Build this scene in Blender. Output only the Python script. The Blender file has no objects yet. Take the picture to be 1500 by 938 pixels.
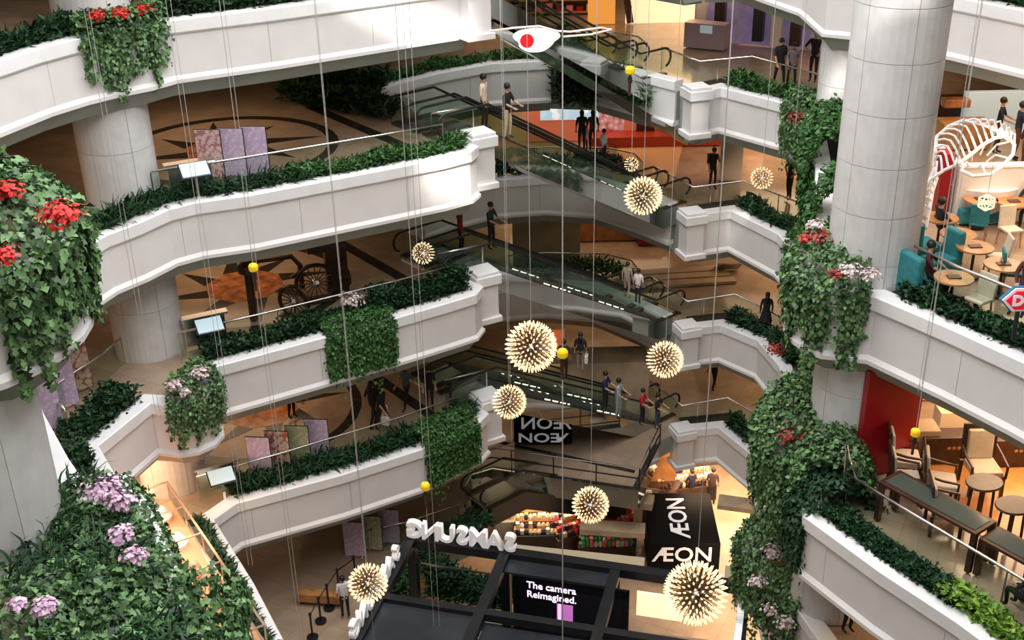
import bpy, bmesh, math, random
import numpy as np
from mathutils import Vector, Matrix
random.seed(7); RNG = np.random.default_rng(7)
S = bpy.context.scene
COL = S.collection
PI = math.pi

# ------------------------------------------------------------------ camera
CAM_F = 1714.0; CX, CY = 750.0, 469.0
_d = Vector((74, 3481, 1714)).normalized()
ZC = -_d; YC = (Vector((0, 0, 1)) - ZC * ZC.z).normalized(); XC = YC.cross(ZC)
if XC.x < 0: XC = -XC
cam_d = bpy.data.cameras.new('camera'); cam = bpy.data.objects.new('camera', cam_d); COL.objects.link(cam)
cam_d.sensor_width = 36; cam_d.lens = CAM_F / 1500 * 36; cam_d.clip_end = 400
# image axes expressed in the world: right, up, backwards
right = Vector((XC.x, YC.x, ZC.x)); up = -Vector((XC.y, YC.y, ZC.y)); fwd = Vector((XC.z, YC.z, ZC.z))
cam.matrix_world = Matrix(((right.x, up.x, -fwd.x, 0), (right.y, up.y, -fwd.y, 0), (right.z, up.z, -fwd.z, 0), (0, 0, 0, 1)))
S.camera = cam

def at(px, py, z):
    """the point of the horizontal plane at height z that the photograph shows at a pixel"""
    v = Vector((px - CX, py - CY, CAM_F)); r = Vector((v.dot(XC), v.dot(YC), v.dot(ZC)))
    return r * (z / r.z)
def atY(px, py, Y):
    v = Vector((px - CX, py - CY, CAM_F)); r = Vector((v.dot(XC), v.dot(YC), v.dot(ZC)))
    return r * (Y / r.y)

# ------------------------------------------------------------------ world, sun, skylight fill, exposure
S.view_settings.view_transform = 'Standard'; S.view_settings.look = 'None'
S.view_settings.exposure = 0.12; S.view_settings.gamma = 1.0; S.cycles.transparent_max_bounces = 24
S.view_settings.use_curve_mapping = False
wd = bpy.data.worlds.new('sky'); S.world = wd; wd.use_nodes = True
wd.node_tree.nodes['Background'].inputs[0].default_value = (0.80, 0.88, 1.0, 1)
wd.node_tree.nodes['Background'].inputs[1].default_value = 0.10
SUN_DIR = Vector((-0.08, 0.66, -0.74)).normalized()      # the way the sunlight travels
ld = bpy.data.lights.new('sun', 'SUN'); ld.energy = 7.0; ld.angle = 0.035; ld.color = (1, .93, .84)
so = bpy.data.objects.new('sun', ld); COL.objects.link(so); so.rotation_euler = SUN_DIR.to_track_quat('-Z', 'Y').to_euler()
def area(name, loc, sx, sy, power, color, rot=(0, 0, 0)):
    l = bpy.data.lights.new(name, 'AREA'); l.shape = 'RECTANGLE'; l.size = sx; l.size_y = sy; l.energy = power; l.color = color
    o = bpy.data.objects.new(name, l); COL.objects.link(o); o.location = loc; o.rotation_euler = rot
    return o
area('atrium_skylight_fill', (0.0, 23, 6.5), 17, 36, 9800, (1.0, .975, .965))  # added area lamp standing in for the unseen skylight's ambient light
WARM = (1.0, 0.66, 0.40)
LEV = dict(A=-6.5, B=-11.3, C=-16.1, D=-20.9, E=-25.7, F=-30.5)
# ceiling lamps of the shops and walkways: (level, x, y, size, watts)
for k, x, y, s, w in [
    ('A', -9, 38, 5, 40), ('A', -16, 30, 5, 40), ('A', 3, 52, 7, 90), ('A', 15, 32, 4, 70),
    ('B', -10, 37, 5, 95), ('B', -16, 28, 5, 90), ('B', 1, 52, 6, 110), ('B', 11, 52, 8, 520), ('B', 13, 43, 4, 90), ('B', 13, 27, 4, 190), ('B', 15, 33, 4, 110),
    ('C', -10, 37, 5, 110), ('C', -15, 26, 4, 110), ('C', 3, 53, 8, 340), ('C', 13, 48, 6, 360), ('C', 13, 24.5, 4, 420), ('C', 12, 36, 3, 130),
    ('D', -10, 37, 5, 120), ('D', -13, 28, 4, 420), ('D', 4, 54, 8, 300), ('D', 13, 47, 6, 190), ('D', 12, 24, 4, 150),
    ('E', -11, 36, 5, 18), ('E', 5, 51, 8, 90), ('E', 12, 45, 5, 80), ('E', 0, 44, 4, 40),
    ('F', 3, 47, 8, 500), ('F', 1.5, 41.5, 4, 420), ('F', 9.5, 42.5, 5, 700), ('F', 9, 35, 4, 330)]:
    area('ceiling_light_' + k.lower(), (x, y, LEV[k] + 2.6), s, s, w, WARM)

# ------------------------------------------------------------------ materials
def mat(name, col, rough=.6, metal=0., var=0., scale=3., emit=0., alpha=None, bump=0., spec=None, island=0., coat=0., col2=None, detail=3.):
    m = bpy.data.materials.new(name); m.use_nodes = True; nt = m.node_tree; N = nt.nodes; Lk = nt.links
    b = N['Principled BSDF']; c = (*col, 1)
    b.inputs['Base Color'].default_value = c; b.inputs['Roughness'].default_value = rough; b.inputs['Metallic'].default_value = metal
    if spec is not None: b.inputs['Specular IOR Level'].default_value = spec
    if coat: b.inputs['Coat Weight'].default_value = coat; b.inputs['Coat Roughness'].default_value = .08
    if var or col2 or bump:
        tc = N.new('ShaderNodeTexCoord'); nz = N.new('ShaderNodeTexNoise'); nz.inputs['Scale'].default_value = scale; nz.inputs['Detail'].default_value = detail
        Lk.new(tc.outputs['Object'], nz.inputs['Vector'])
        if var or col2:
            r = N.new('ShaderNodeValToRGB'); a = tuple(max(0, x * (1 - var)) for x in col); z = col2 or tuple(x * (1 + var) for x in col)
            r.color_ramp.elements[0].position = .35; r.color_ramp.elements[1].position = .65
            r.color_ramp.elements[0].color = (*a, 1); r.color_ramp.elements[1].color = (*z, 1)
            Lk.new(nz.outputs['Fac'], r.inputs[0]); Lk.new(r.outputs[0], b.inputs['Base Color'])
        if bump:
            bp = N.new('ShaderNodeBump'); bp.inputs['Strength'].default_value = bump; Lk.new(nz.outputs['Fac'], bp.inputs['Height']); Lk.new(bp.outputs[0], b.inputs['Normal'])
    if island:
        g = N.new('ShaderNodeNewGeometry'); r = N.new('ShaderNodeValToRGB')
        r.color_ramp.elements[0].color = (*[x * (1 - island) for x in col], 1); r.color_ramp.elements[1].color = (*(col2 or [x * (1 + island) for x in col]), 1)
        Lk.new(g.outputs['Random Per Island'], r.inputs[0]); Lk.new(r.outputs[0], b.inputs['Base Color'])
    if emit:
        b.inputs['Emission Color'].default_value = c; b.inputs['Emission Strength'].default_value = emit
    return m
def glass_mat(name, tint, refl=.08):
    m = bpy.data.materials.new(name); m.use_nodes = True; nt = m.node_tree; N = nt.nodes; Lk = nt.links; N.clear()
    o = N.new('ShaderNodeOutputMaterial'); mx = N.new('ShaderNodeMixShader'); t = N.new('ShaderNodeBsdfTransparent'); g = N.new('ShaderNodeBsdfGlossy'); f = N.new('ShaderNodeFresnel')
    f.inputs[0].default_value = 1.45; g.inputs['Roughness'].default_value = .03; t.inputs[0].default_value = (*tint, 1)
    gm = N.new('ShaderNodeNewGeometry'); mt = N.new('ShaderNodeMath'); mt.operation = 'SUBTRACT'; mt.use_clamp = True; Lk.new(f.outputs[0], mt.inputs[0]); Lk.new(gm.outputs['Backfacing'], mt.inputs[1])   # reflect at the outer faces only
    Lk.new(mt.outputs[0], mx.inputs[0]); Lk.new(t.outputs[0], mx.inputs[1]); Lk.new(g.outputs[0], mx.inputs[2]); Lk.new(mx.outputs[0], o.inputs[0])
    return m
def print_mat(name, c1, c2, c3, scale=9., emit=0.):
    """printed poster: soft blotches of three inks"""
    m = bpy.data.materials.new(name); m.use_nodes = True; nt = m.node_tree; N = nt.nodes; Lk = nt.links; b = N['Principled BSDF']
    tc = N.new('ShaderNodeTexCoord'); v = N.new('ShaderNodeTexVoronoi'); v.inputs['Scale'].default_value = scale
    r = N.new('ShaderNodeValToRGB'); r.color_ramp.interpolation = 'CONSTANT'
    e = r.color_ramp.elements; e[0].color = (*c2, 1); e[1].position = .28; e[1].color = (*c1, 1); q = e.new(.62); q.color = (*c3, 1)
    Lk.new(tc.outputs['Object'], v.inputs['Vector']); Lk.new(v.outputs['Distance'], r.inputs[0]); Lk.new(r.outputs[0], b.inputs['Base Color'])
    b.inputs['Roughness'].default_value = .5
    if emit: Lk.new(r.outputs[0], b.inputs['Emission Color']); b.inputs['Emission Strength'].default_value = emit
    return m
M = dict(
    white=mat('white_painted_stone', (.76, .745, .74), .55, var=.03, scale=1.2),
    cap=mat('white_coping', (.86, .87, .88), .45, var=.03, scale=2.),
    core=mat('joint_grey', (.25, .25, .25), .8),
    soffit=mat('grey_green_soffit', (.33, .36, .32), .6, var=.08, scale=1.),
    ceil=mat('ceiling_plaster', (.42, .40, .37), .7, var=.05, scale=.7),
    column=mat('pale_marble', (.66, .66, .655), .35, var=.06, scale=2.5, detail=6.),
    inlay=mat('dark_marble_inlay', (.035, .03, .022), .15, var=.3, scale=3.),
    amber=mat('amber_marble', (.36, .14, .055), .15, var=.45, scale=2.5, detail=6.),
    soil=mat('planter_soil', (.03, .025, .018), .95, var=.4, scale=12.),
    steel=mat('brushed_steel', (.75, .75, .76), .25, 1.),
    bronze=mat('dark_bronze', (.10, .075, .05), .35, .9),
    black=mat('black_rubber', (.012, .012, .013), .35),
    glass=glass_mat('rail_glass', (.90, .95, .92)),
    clear=glass_mat('clear_glass', (.98, .98, .98)),
    mirror=mat('dark_mirror_steel', (.50, .53, .51), .05, .95),
    step=mat('escalator_step', (.16, .16, .16), .45, .7),
    lit=mat('lit_strip', (1., .92, .75), emit=3.),
    shop=mat('shop_wall', (.45, .34, .22), .6, var=.2, scale=1.),
    wood=mat('warm_wood', (.42, .20, .07), .35, var=.25, scale=2.5, coat=.3),
    dwood=mat('dark_wood', (.05, .022, .012), .4, var=.3, scale=6., coat=.1),
    cream=mat('cream_fabric', (.62, .54, .42), .8, var=.05, scale=8.),
    teal=mat('teal_fabric', (.03, .22, .24), .7, var=.15, scale=8.),
    darkfloor=mat('dark_deck', (.02, .022, .025), .3, var=.2, scale=2.),
    frame=mat('black_frame', (.012, .013, .016), .35, var=.2, scale=2.),
    panel=mat('black_roof_panel', (.03, .035, .042), .25, var=.2, scale=1.),
    letter=mat('white_letter', (.85, .85, .86), .4),
    letterglow=mat('lit_white_letter', (.95, .95, .97), .4, emit=.12),
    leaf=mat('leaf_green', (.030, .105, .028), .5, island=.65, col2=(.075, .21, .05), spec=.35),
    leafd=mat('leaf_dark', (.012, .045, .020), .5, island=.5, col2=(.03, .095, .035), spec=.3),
    leafivy=mat('leaf_ivy', (.030, .105, .038), .45, island=.65, col2=(.17, .33, .12), spec=.4),
    leafb=mat('leaf_bright', (.12, .30, .03), .5, island=.4, col2=(.32, .52, .08)),
    red=mat('flower_red', (.62, .02, .015), .6, island=.4),
    redd=mat('flower_dark_red', (.28, .03, .02), .6, island=.5),
    pink=mat('flower_pink', (.60, .33, .52), .6, island=.3, col2=(.85, .62, .80)),
    pale=mat('flower_pale', (.62, .45, .48), .6, island=.3, col2=(.85, .75, .72)),
    skin=mat('skin', (.50, .30, .21), .6), hair=mat('hair', (.012, .01, .009), .5),
    bulb=mat('lamp_bulb', (1., .76, .44), .3, emit=1.0), bulbcore=mat('lamp_core', (1., .93, .80), .3, emit=1.3),
    goldrod=mat('lamp_rod', (.30, .20, .11), .3, .9),
    yellow=mat('yellow_plastic', (.90, .60, .01), .4, emit=.15), cable=mat('steel_cable', (.50, .49, .46), .5, .0),
    screen=mat('lit_screen', (.55, .72, .80), .3, emit=.25),
    redpanel=mat('red_lacquer', (.30, .008, .012), .3, var=.15, scale=1.),
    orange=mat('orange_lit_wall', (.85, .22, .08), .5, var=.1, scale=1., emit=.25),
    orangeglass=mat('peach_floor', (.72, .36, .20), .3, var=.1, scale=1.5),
    blackbox=mat('black_sign_box', (.004, .004, .005), .7, spec=.1),
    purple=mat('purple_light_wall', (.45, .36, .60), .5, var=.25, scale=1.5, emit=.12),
)
def floor_mat():
    m = bpy.data.materials.new('polished_marble_floor'); m.use_nodes = True; nt = m.node_tree; N = nt.nodes; Lk = nt.links; b = N['Principled BSDF']
    tc = N.new('ShaderNodeTexCoord'); mp = N.new('ShaderNodeMapping'); mp.inputs['Rotation'].default_value = (0, 0, .5); Lk.new(tc.outputs['Object'], mp.inputs[0])
    br = N.new('ShaderNodeTexBrick'); br.offset = 0; br.inputs['Scale'].default_value = 1.; br.inputs['Brick Width'].default_value = .9; br.inputs['Row Height'].default_value = .9
    br.inputs['Mortar Size'].default_value = .006; br.inputs['Color1'].default_value = (.40, .30, .215, 1); br.inputs['Color2'].default_value = (.35, .26, .185, 1); br.inputs['Mortar'].default_value = (.25, .17, .11, 1)
    Lk.new(mp.outputs[0], br.inputs[0])
    nz = N.new('ShaderNodeTexNoise'); nz.inputs['Scale'].default_value = 1.3; nz.inputs['Detail'].default_value = 6; Lk.new(tc.outputs['Object'], nz.inputs['Vector'])
    mx = N.new('ShaderNodeMix'); mx.data_type = 'RGBA'; mx.blend_type = 'OVERLAY'; mx.inputs[0].default_value = .35
    Lk.new(br.outputs[0], mx.inputs[6]); Lk.new(nz.outputs['Fac'], mx.inputs[7]); Lk.new(mx.outputs[2], b.inputs['Base Color'])
    b.inputs['Roughness'].default_value = .13
    return m
M['floor'] = floor_mat()

# ------------------------------------------------------------------ helpers
def tag(o, label=None, cat=None, group=None, kind=None):
    if label: o['label'] = label
    if cat: o['category'] = cat
    if group: o['group'] = group
    if kind: o['kind'] = kind
    return o
def empty(name, loc=(0, 0, 0), rz=0., label=None, cat=None, group=None, kind=None):
    o = bpy.data.objects.new(name, None); COL.objects.link(o); o.location = loc; o.rotation_euler = (0, 0, rz); o.empty_display_size = .1
    return tag(o, label, cat, group, kind)
class MB:
    def __init__(s): s.v = []; s.f = []; s.m = []
    def add(s, vs, fs, mi=0):
        n = len(s.v); s.v += [tuple(v) for v in vs]; s.f += [tuple(i + n for i in f) for f in fs]; s.m += [mi] * len(fs); return s
    def box(s, c, d, rz=0., mi=0, rx=0.):
        R = Matrix.Rotation(rz, 3, 'Z') @ Matrix.Rotation(rx, 3, 'X'); c = Vector(c)
        vs = [c + R @ Vector((x * d[0] / 2, y * d[1] / 2, z * d[2] / 2)) for x in (-1, 1) for y in (-1, 1) for z in (-1, 1)]
        return s.add(vs, [(0, 1, 3, 2), (4, 6, 7, 5), (0, 4, 5, 1), (2, 3, 7, 6), (0, 2, 6, 4), (1, 5, 7, 3)], mi)
    def bar(s, a, b, w, h=None, mi=0):
        a = Vector(a); b = Vector(b); t = (b - a); L = t.length; t.normalize(); h = h or w
        sd = t.cross(Vector((0, 0, 1))); sd = sd.normalized() if sd.length > 1e-4 else Vector((1, 0, 0)); u = sd.cross(t)
        vs = [p + sd * (x * w / 2) + u * (z * h / 2) for p in (a, b) for x, z in ((-1, -1), (1, -1), (1, 1), (-1, 1))]
        return s.add(vs, [(0, 1, 2, 3), (7, 6, 5, 4), (0, 4, 5, 1), (1, 5, 6, 2), (2, 6, 7, 3), (3, 7, 4, 0)], mi)
    def tube(s, pts, r, n=8, mi=0, cap=True, closed=False):
        pts = [Vector(p) for p in pts]; k = len(pts); vs = []; u0 = None; rr = r if hasattr(r, '__len__') else [r] * k
        for i, p in enumerate(pts):
            t = (pts[(i + 1) % k] - pts[i - 1]) if closed or 0 < i < k - 1 else (pts[1] - pts[0] if i == 0 else pts[-1] - pts[-2])
            t.normalize()
            if u0 is None: u0 = t.cross(Vector((0, 0, 1))); u0 = u0.normalized() if u0.length > 1e-3 else Vector((1, 0, 0))
            u0 = (u0 - t * u0.dot(t)).normalized(); w = t.cross(u0)
            vs += [p + (u0 * math.cos(2 * PI * j / n) + w * math.sin(2 * PI * j / n)) * rr[i] for j in range(n)]
        fs = [(i * n + j, i * n + (j + 1) % n, ((i + 1) % k) * n + (j + 1) % n, ((i + 1) % k) * n + j) for i in range(k if closed else k - 1) for j in range(n)]
        if cap and not closed: fs += [tuple(range(n))[::-1], tuple(range((k - 1) * n, k * n))]
        return s.add(vs, fs, mi)
    def cyl(s, c, r, h, n=16, r2=None, mi=0):
        c = Vector(c); r2 = r if r2 is None else r2
        vs = [c + Vector((rr * math.cos(2 * PI * j / n), rr * math.sin(2 * PI * j / n), z)) for rr, z in ((r, 0), (r2, h)) for j in range(n)]
        return s.add(vs, [(j, (j + 1) % n, n + (j + 1) % n, n + j) for j in range(n)] + [tuple(range(n))[::-1], tuple(range(n, 2 * n))], mi)
    def lathe(s, c, prof, n=16, mi=0):
        c = Vector(c); k = len(prof)
        vs = [c + Vector((r * math.cos(2 * PI * j / n), r * math.sin(2 * PI * j / n), z)) for r, z in prof for j in range(n)]
        return s.add(vs, [(i * n + j, i * n + (j + 1) % n, (i + 1) * n + (j + 1) % n, (i + 1) * n + j) for i in range(k - 1) for j in range(n)], mi)
    def ball(s, c, r, n=8, sq=(1, 1, 1), mi=0):
        c = Vector(c); vs = [c + Vector((0, 0, r * sq[2]))]
        for i in range(1, n // 2):
            a = PI * i / (n // 2)
            vs += [c + Vector((r * sq[0] * math.sin(a) * math.cos(2 * PI * j / n), r * sq[1] * math.sin(a) * math.sin(2 * PI * j / n), r * sq[2] * math.cos(a))) for j in range(n)]
        vs.append(c - Vector((0, 0, r * sq[2]))); q = n // 2 - 1; L = len(vs) - 1
        fs = [(0, 1 + j, 1 + (j + 1) % n) for j in range(n)] + [(L, 1 + (q - 1) * n + (j + 1) % n, 1 + (q - 1) * n + j) for j in range(n)]
        fs += [(1 + i * n + j, 1 + (i + 1) * n + j, 1 + (i + 1) * n + (j + 1) % n, 1 + i * n + (j + 1) % n) for i in range(q - 1) for j in range(n)]
        return s.add(vs, fs, mi)
    def prism(s, poly, z0, z1, mi=0):
        n = len(poly); vs = [(p[0], p[1], z0) for p in poly] + [(p[0], p[1], z1) for p in poly]
        return s.add(vs, [tuple(range(n))[::-1], tuple(range(n, 2 * n))] + [(j, (j + 1) % n, n + (j + 1) % n, n + j) for j in range(n)], mi)
    def build(s, name, mats, parent=None, smooth=False, bevel=0., loc=None, rot=None):
        me = bpy.data.meshes.new(name); me.from_pydata(s.v, [], s.f)
        for m in (mats if isinstance(mats, (list, tuple)) else [mats]): me.materials.append(M[m] if isinstance(m, str) else m)
        if any(s.m): me.polygons.foreach_set('material_index', s.m)
        if smooth: me.polygons.foreach_set('use_smooth', [True] * len(s.f))
        o = bpy.data.objects.new(name, me); COL.objects.link(o)
        if parent: o.parent = parent
        if loc is not None: o.location = loc
        if rot is not None: o.rotation_euler = rot
        if bevel:
            b = o.modifiers.new('bevel', 'BEVEL'); b.width = bevel; b.segments = 2; b.limit_method = 'ANGLE'
        return o
def copy_tree(o, parent=None):
    c = o.copy(); COL.objects.link(c)
    if parent: c.parent = parent; c.matrix_parent_inverse = o.matrix_parent_inverse.copy()
    for ch in o.children: copy_tree(ch, c)
    return c
def text(name, body, size, ext, m, parent=None, loc=(0, 0, 0), rot=(0, 0, 0), align='CENTER', sx=1., bold=0.):
    c = bpy.data.curves.new(name, 'FONT'); c.body = body; c.size = size; c.extrude = ext; c.align_x = align; c.align_y = 'CENTER'; c.offset = bold; c.resolution_u = 3
    c.materials.append(M[m] if isinstance(m, str) else m); o = bpy.data.objects.new(name, c); COL.objects.link(o)
    if parent: o.parent = parent
    ev = o.evaluated_get(bpy.context.evaluated_depsgraph_get()); me = bpy.data.meshes.new_from_object(ev); bpy.data.objects.remove(o)
    o = bpy.data.objects.new(name, me); COL.objects.link(o)
    if parent: o.parent = parent
    o.location = loc; o.rotation_euler = rot; o.scale = (sx, 1, 1)
    return o

# ------------------------------------------------------------------ plan paths (walked with the atrium void on the right)
def arc(c, r, a0, a1, n=10): return [(c[0] + r * math.cos(math.radians(a0 + (a1 - a0) * i / n)), c[1] + r * math.sin(math.radians(a0 + (a1 - a0) * i / n))) for i in range(n + 1)]
def normals(p):
    P = np.array(p, float); T = np.diff(P, axis=0); T /= np.linalg.norm(T, axis=1)[:, None]; Nn = np.c_[T[:, 1], -T[:, 0]]
    out = []
    for i in range(len(P)):
        a = Nn[max(0, i - 1)]; b = Nn[min(len(Nn) - 1, i)]; m = a + b; l = np.linalg.norm(m); m = m / l if l > 1e-6 else a
        out.append(m / max(.45, m @ a))
    return P, np.array(out)
def offset(p, d): P, n = normals(p); return P + n * d
def smooth(p, it=2):
    P = [np.array(q, float) for q in p]
    for _ in range(it):
        Q = [P[0]]
        for a, b in zip(P[:-1], P[1:]): Q += [a * .75 + b * .25, a * .25 + b * .75]
        Q.append(P[-1]); P = Q
    return [tuple(q) for q in P]
def sample(p, step):
    P = np.array(p, float); L = np.r_[0, np.cumsum(np.linalg.norm(np.diff(P, axis=0), axis=1))]; n = max(2, int(L[-1] / step) + 1); t = np.linspace(0, L[-1], n)
    return np.c_[np.interp(t, L, P[:, 0]), np.interp(t, L, P[:, 1])]
def sweep(mb, path, prof, z, mi=0, caps=True):
    P, Nn = normals(path); k = len(prof)
    vs = [(P[i][0] + Nn[i][0] * u, P[i][1] + Nn[i][1] * u, z + h) for i in range(len(P)) for u, h in prof]
    fs = [(i * k + j, i * k + (j + 1) % k, (i + 1) * k + (j + 1) % k, (i + 1) * k + j) for i in range(len(P) - 1) for j in range(k)]
    if caps: fs += [tuple(range(k)), tuple(range((len(P) - 1) * k, len(P) * k))[::-1]]
    mb.add(vs, fs, mi)
def split_path(p, step):
    """cut a polyline into pieces of about step metres, keeping its corners"""
    P = np.array(p, float); L = np.r_[0, np.cumsum(np.linalg.norm(np.diff(P, axis=0), axis=1))]; n = max(1, round(L[-1] / step)); out = []
    for i in range(n):
        a, b = L[-1] * i / n + .006, L[-1] * (i + 1) / n - .006
        ts = [a] + [t for t in L if a + .02 < t < b - .02] + [b]; out.append([(float(np.interp(t, L, P[:, 0])), float(np.interp(t, L, P[:, 1]))) for t in ts])
    return out

# ------------------------------------------------------------------ the building's plan, level by level
BACK = [(-3.2, 40.2), (-4.6, 42.3), (-2.7, 44.2), (-.6, 45.6), (1.75, 45.9)]
LEFT_C = smooth([(-9.3, 30.3), (-8.6, 30.2), (-7.3, 30.95), (-3.8, 32.95), (-2.0, 34.0), (-1.2, 34.5), (-1.0, 35.1), (-1.45, 35.6)], 2)
SEG = {
 'A': dict(left=[(-9, 6), (-9.3, 13)] + arc((-8.9, 16.2), 2.25, -70, 115, 14) + [(-12.5, 19.5), (-13.6, 21.5), (-13.3, 24.5), (-12.2, 26.4), (-11.4, 28.5), (-10.8, 29.5), (-10.2, 30.2), (-9.5, 30.8), (-9.0, 31.5), (-6.4, 32.9), (-1.2, 36.2)],
           back=BACK, back2=[(3.4, 45.6), (5.1, 43.6), (6.2, 42.3)],
           right=[(7.2, 42.7), (8.2, 42.6), (9.6, 38.4), (9.6, 35.4), (10.4, 34.9), (12.4, 32.2), (13.6, 30.1), (16, 26), (16, 6)]),
 'B': dict(left=[(-3.9, 6), (-4.0, 11.5), (-4.6, 13.1), (-5.4, 14.7), (-6.2, 16.2), (-6.8, 17.0), (-7.55, 16.95), (-8.0, 17.6), (-9.0, 19.2), (-11, 23), (-11.2, 26.3), (-10.5, 28.3), (-9.9, 29.1), (-9.35, 30.1), (-8.7, 30.6), (-7.3, 31.1), (-3.8, 33.0), (-2.0, 34.0), (-1.2, 34.6), (-1.0, 35.1), (-1.45, 35.6)],
           back=BACK, back2=[(3.4, 45.6), (5.1, 43.6), (6.2, 42.3)],
           right=[(7.1, 41.0), (7.7, 41.4), (9.5, 39.2), (9.95, 37.3), (9.45, 34.8), (8.9, 32), (7.95, 28.2)] + arc((8.35, 25.1), 1.7, 118, 225, 8) + [(8.15, 23.6), (9.3, 21.9), (10.2, 20.4), (12.5, 16), (13, 6)]),
 'C': dict(left=[(-3.5, 6), (-4.6, 15), (-6.2, 18.4), (-7.0, 19.4), (-9.2, 23.1), (-10.8, 25.7)] + [(-10.0, 27.9)] + arc((-9.35, 28.7), .95, -120, 60, 6) + [(-8.7, 29.9), (-7.5, 30.6), (-3.8, 32.8), (-2.0, 33.95), (-1.2, 34.5), (-1.0, 35.1), (-1.45, 35.6)],
           back=BACK[:-1] + [(1.5, 45.9), (3.5, 45.4), (5.1, 43.7), (6.2, 42.3)],
           right=[(7.1, 41.2), (8.4, 41.6), (9.7, 39.1), (10.0, 36.5), (9.2, 32.5), (8.5, 28.4)] + arc((7.95, 25.6), 1.5, 110, 235, 8) + [(6.65, 22.05), (7.8, 20.0), (8.85, 18.4), (11, 14.5), (12, 6)]),
 'D': dict(left=[(-3.2, 6), (-3.9, 18.5), (-6.15, 23.6), (-7.4, 26), (-9.2, 29.1), (-8.65, 29.95), (-5.57, 31.4), (-3.03, 32.85), (-1.25, 34.4), (-.95, 35.0), (-1.45, 35.6)],
           back=BACK[:-1] + [(1.5, 45.9), (3.5, 45.4), (5.1, 43.7), (6.2, 42.3)],
           right=[(7.2, 41.3), (8.3, 41.5), (9.5, 40.1), (9.9, 38), (9.6, 34), (8.7, 30)] + arc((7.9, 27.0), 1.4, 110, 240, 8) + [(7.6, 24), (8.5, 20), (11, 12), (12, 6)]),
 'E': dict(left=[(-3.75, 31.1), (-3.5, 32.9), (-1.5, 34.3), (-1.0, 35.2), (-1.45, 36.0)],
           back=[(-1.6, 38.6), (-.9, 38.9), (4.7, 37.2), (5.2, 38.6), (5.9, 40.4)],
           right=[(7.1, 41.4), (8.5, 41.6), (9.6, 39.2), (9.4, 36.2), (8.4, 33.6), (8.2, 29.4)]),
}
HOLE_END = dict(A=[], B=[], C=[], D=[], E=[(7.6, 28.6), (-3.2, 30.8)])
PROF_PANEL = [(0, -.30), (0, -1.40), (-.12, -1.40), (-.12, -.30)]
PROF_CAP = [(-.40, .10), (.04, .10), (.075, .07), (.075, -.24), (.03, -.30), (-.40, -.30)]
PROF_CORE = [(-.03, -.31), (-.03, -1.41), (-.25, -1.41), (-.25, -.31)]
PROF_BASE = [(0, -1.40), (.05, -1.46), (.085, -1.50), (.085, -1.60), (-.25, -1.60), (-.25, -1.40)]
PROF_SOF = [(.0, -1.602), (-.04, -1.66), (-.30, -2.02), (-1.2, -2.06), (-1.2, -1.602)]
cnt = 0
for lv, segs in SEG.items():
    z = LEV[lv]
    hole = []
    for sn in ('left', 'back', 'back2', 'right'):
        if sn in segs:
            hole += [tuple(q) for q in offset(segs[sn], -.28)]
    hole += HOLE_END[lv]
    if lv == 'A': hole = [(-9.5, 6)] + hole[1:]
    # slab: marble floor above, plaster ceiling below
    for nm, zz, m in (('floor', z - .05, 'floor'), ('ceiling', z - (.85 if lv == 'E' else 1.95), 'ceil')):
        bm = bmesh.new()
        def ring(pts):
            vs = [bm.verts.new((x, y, zz)) for x, y in pts]
            return [bm.edges.new((vs[i], vs[(i + 1) % len(vs)])) for i in range(len(vs))]
        es = ring([(-26, 3), (-26, 62), (28, 62), (28, 3)]) + ring(hole)
        bmesh.ops.triangle_fill(bm, edges=es, use_beauty=True, use_dissolve=False, normal=(0, 0, 1 if nm == 'floor' else -1))
        me = bpy.data.meshes.new(nm); bm.to_mesh(me); bm.free(); me.materials.append(M[m])
        o = bpy.data.objects.new(nm, me); COL.objects.link(o); tag(o, kind='structure')
    mb = MB(); hp = hole; n = len(hp)
    mb.add([(x, y, zz) for zz in (z - .05, z - (.85 if lv == 'E' else 1.95)) for x, y in hp], [(j, (j + 1) % n, n + (j + 1) % n, n + j) for j in range(n)])
    tag(mb.build('trim_slab_edge', 'soffit'), kind='structure')
    for sn, path in segs.items():
        if lv == 'E' and sn in ('back', 'left'): continue
        root = empty('wall_' + {'left': 'left', 'right': 'right'}.get(sn, 'back') + '_parapet', kind='structure')
        for q in split_path(path, 3.3):
            mb = MB(); sweep(mb, q, PROF_PANEL, z); mb.build('panel', 'white', root)
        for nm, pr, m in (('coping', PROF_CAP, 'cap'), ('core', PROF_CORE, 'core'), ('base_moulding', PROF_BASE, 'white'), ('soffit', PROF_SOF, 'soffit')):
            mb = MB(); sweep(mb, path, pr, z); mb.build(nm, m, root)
# solid pier blocks at the ends of the parapets
def pier(x, y, z, w=.75, rz=.5):
    r = empty('wall_pier', (x, y, z), rz, kind='structure')
    mb = MB(); mb.box((0, 0, -.62), (w, w, 1.5)); mb.build('shaft', 'white', r)
    mb = MB(); mb.box((0, 0, .02), (w + .2, w + .2, .34)); mb.box((0, 0, .25), (w + .1, w + .1, .12)); mb.build('coping', 'cap', r, bevel=.02)
    mb = MB(); mb.box((0, 0, -1.46), (w + .2, w + .2, .2)); mb.build('base_moulding', 'white', r, bevel=.02)
for lv in 'ABCD': pier(-.95, 36.0, LEV[lv])
for lv, x, y in (('B', 6.75, 40.9), ('C', 6.85, 41.1), ('D', 6.9, 41.2), ('E', 6.95, 41.3)): pier(x, y, LEV[lv], .7, .3)
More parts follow.
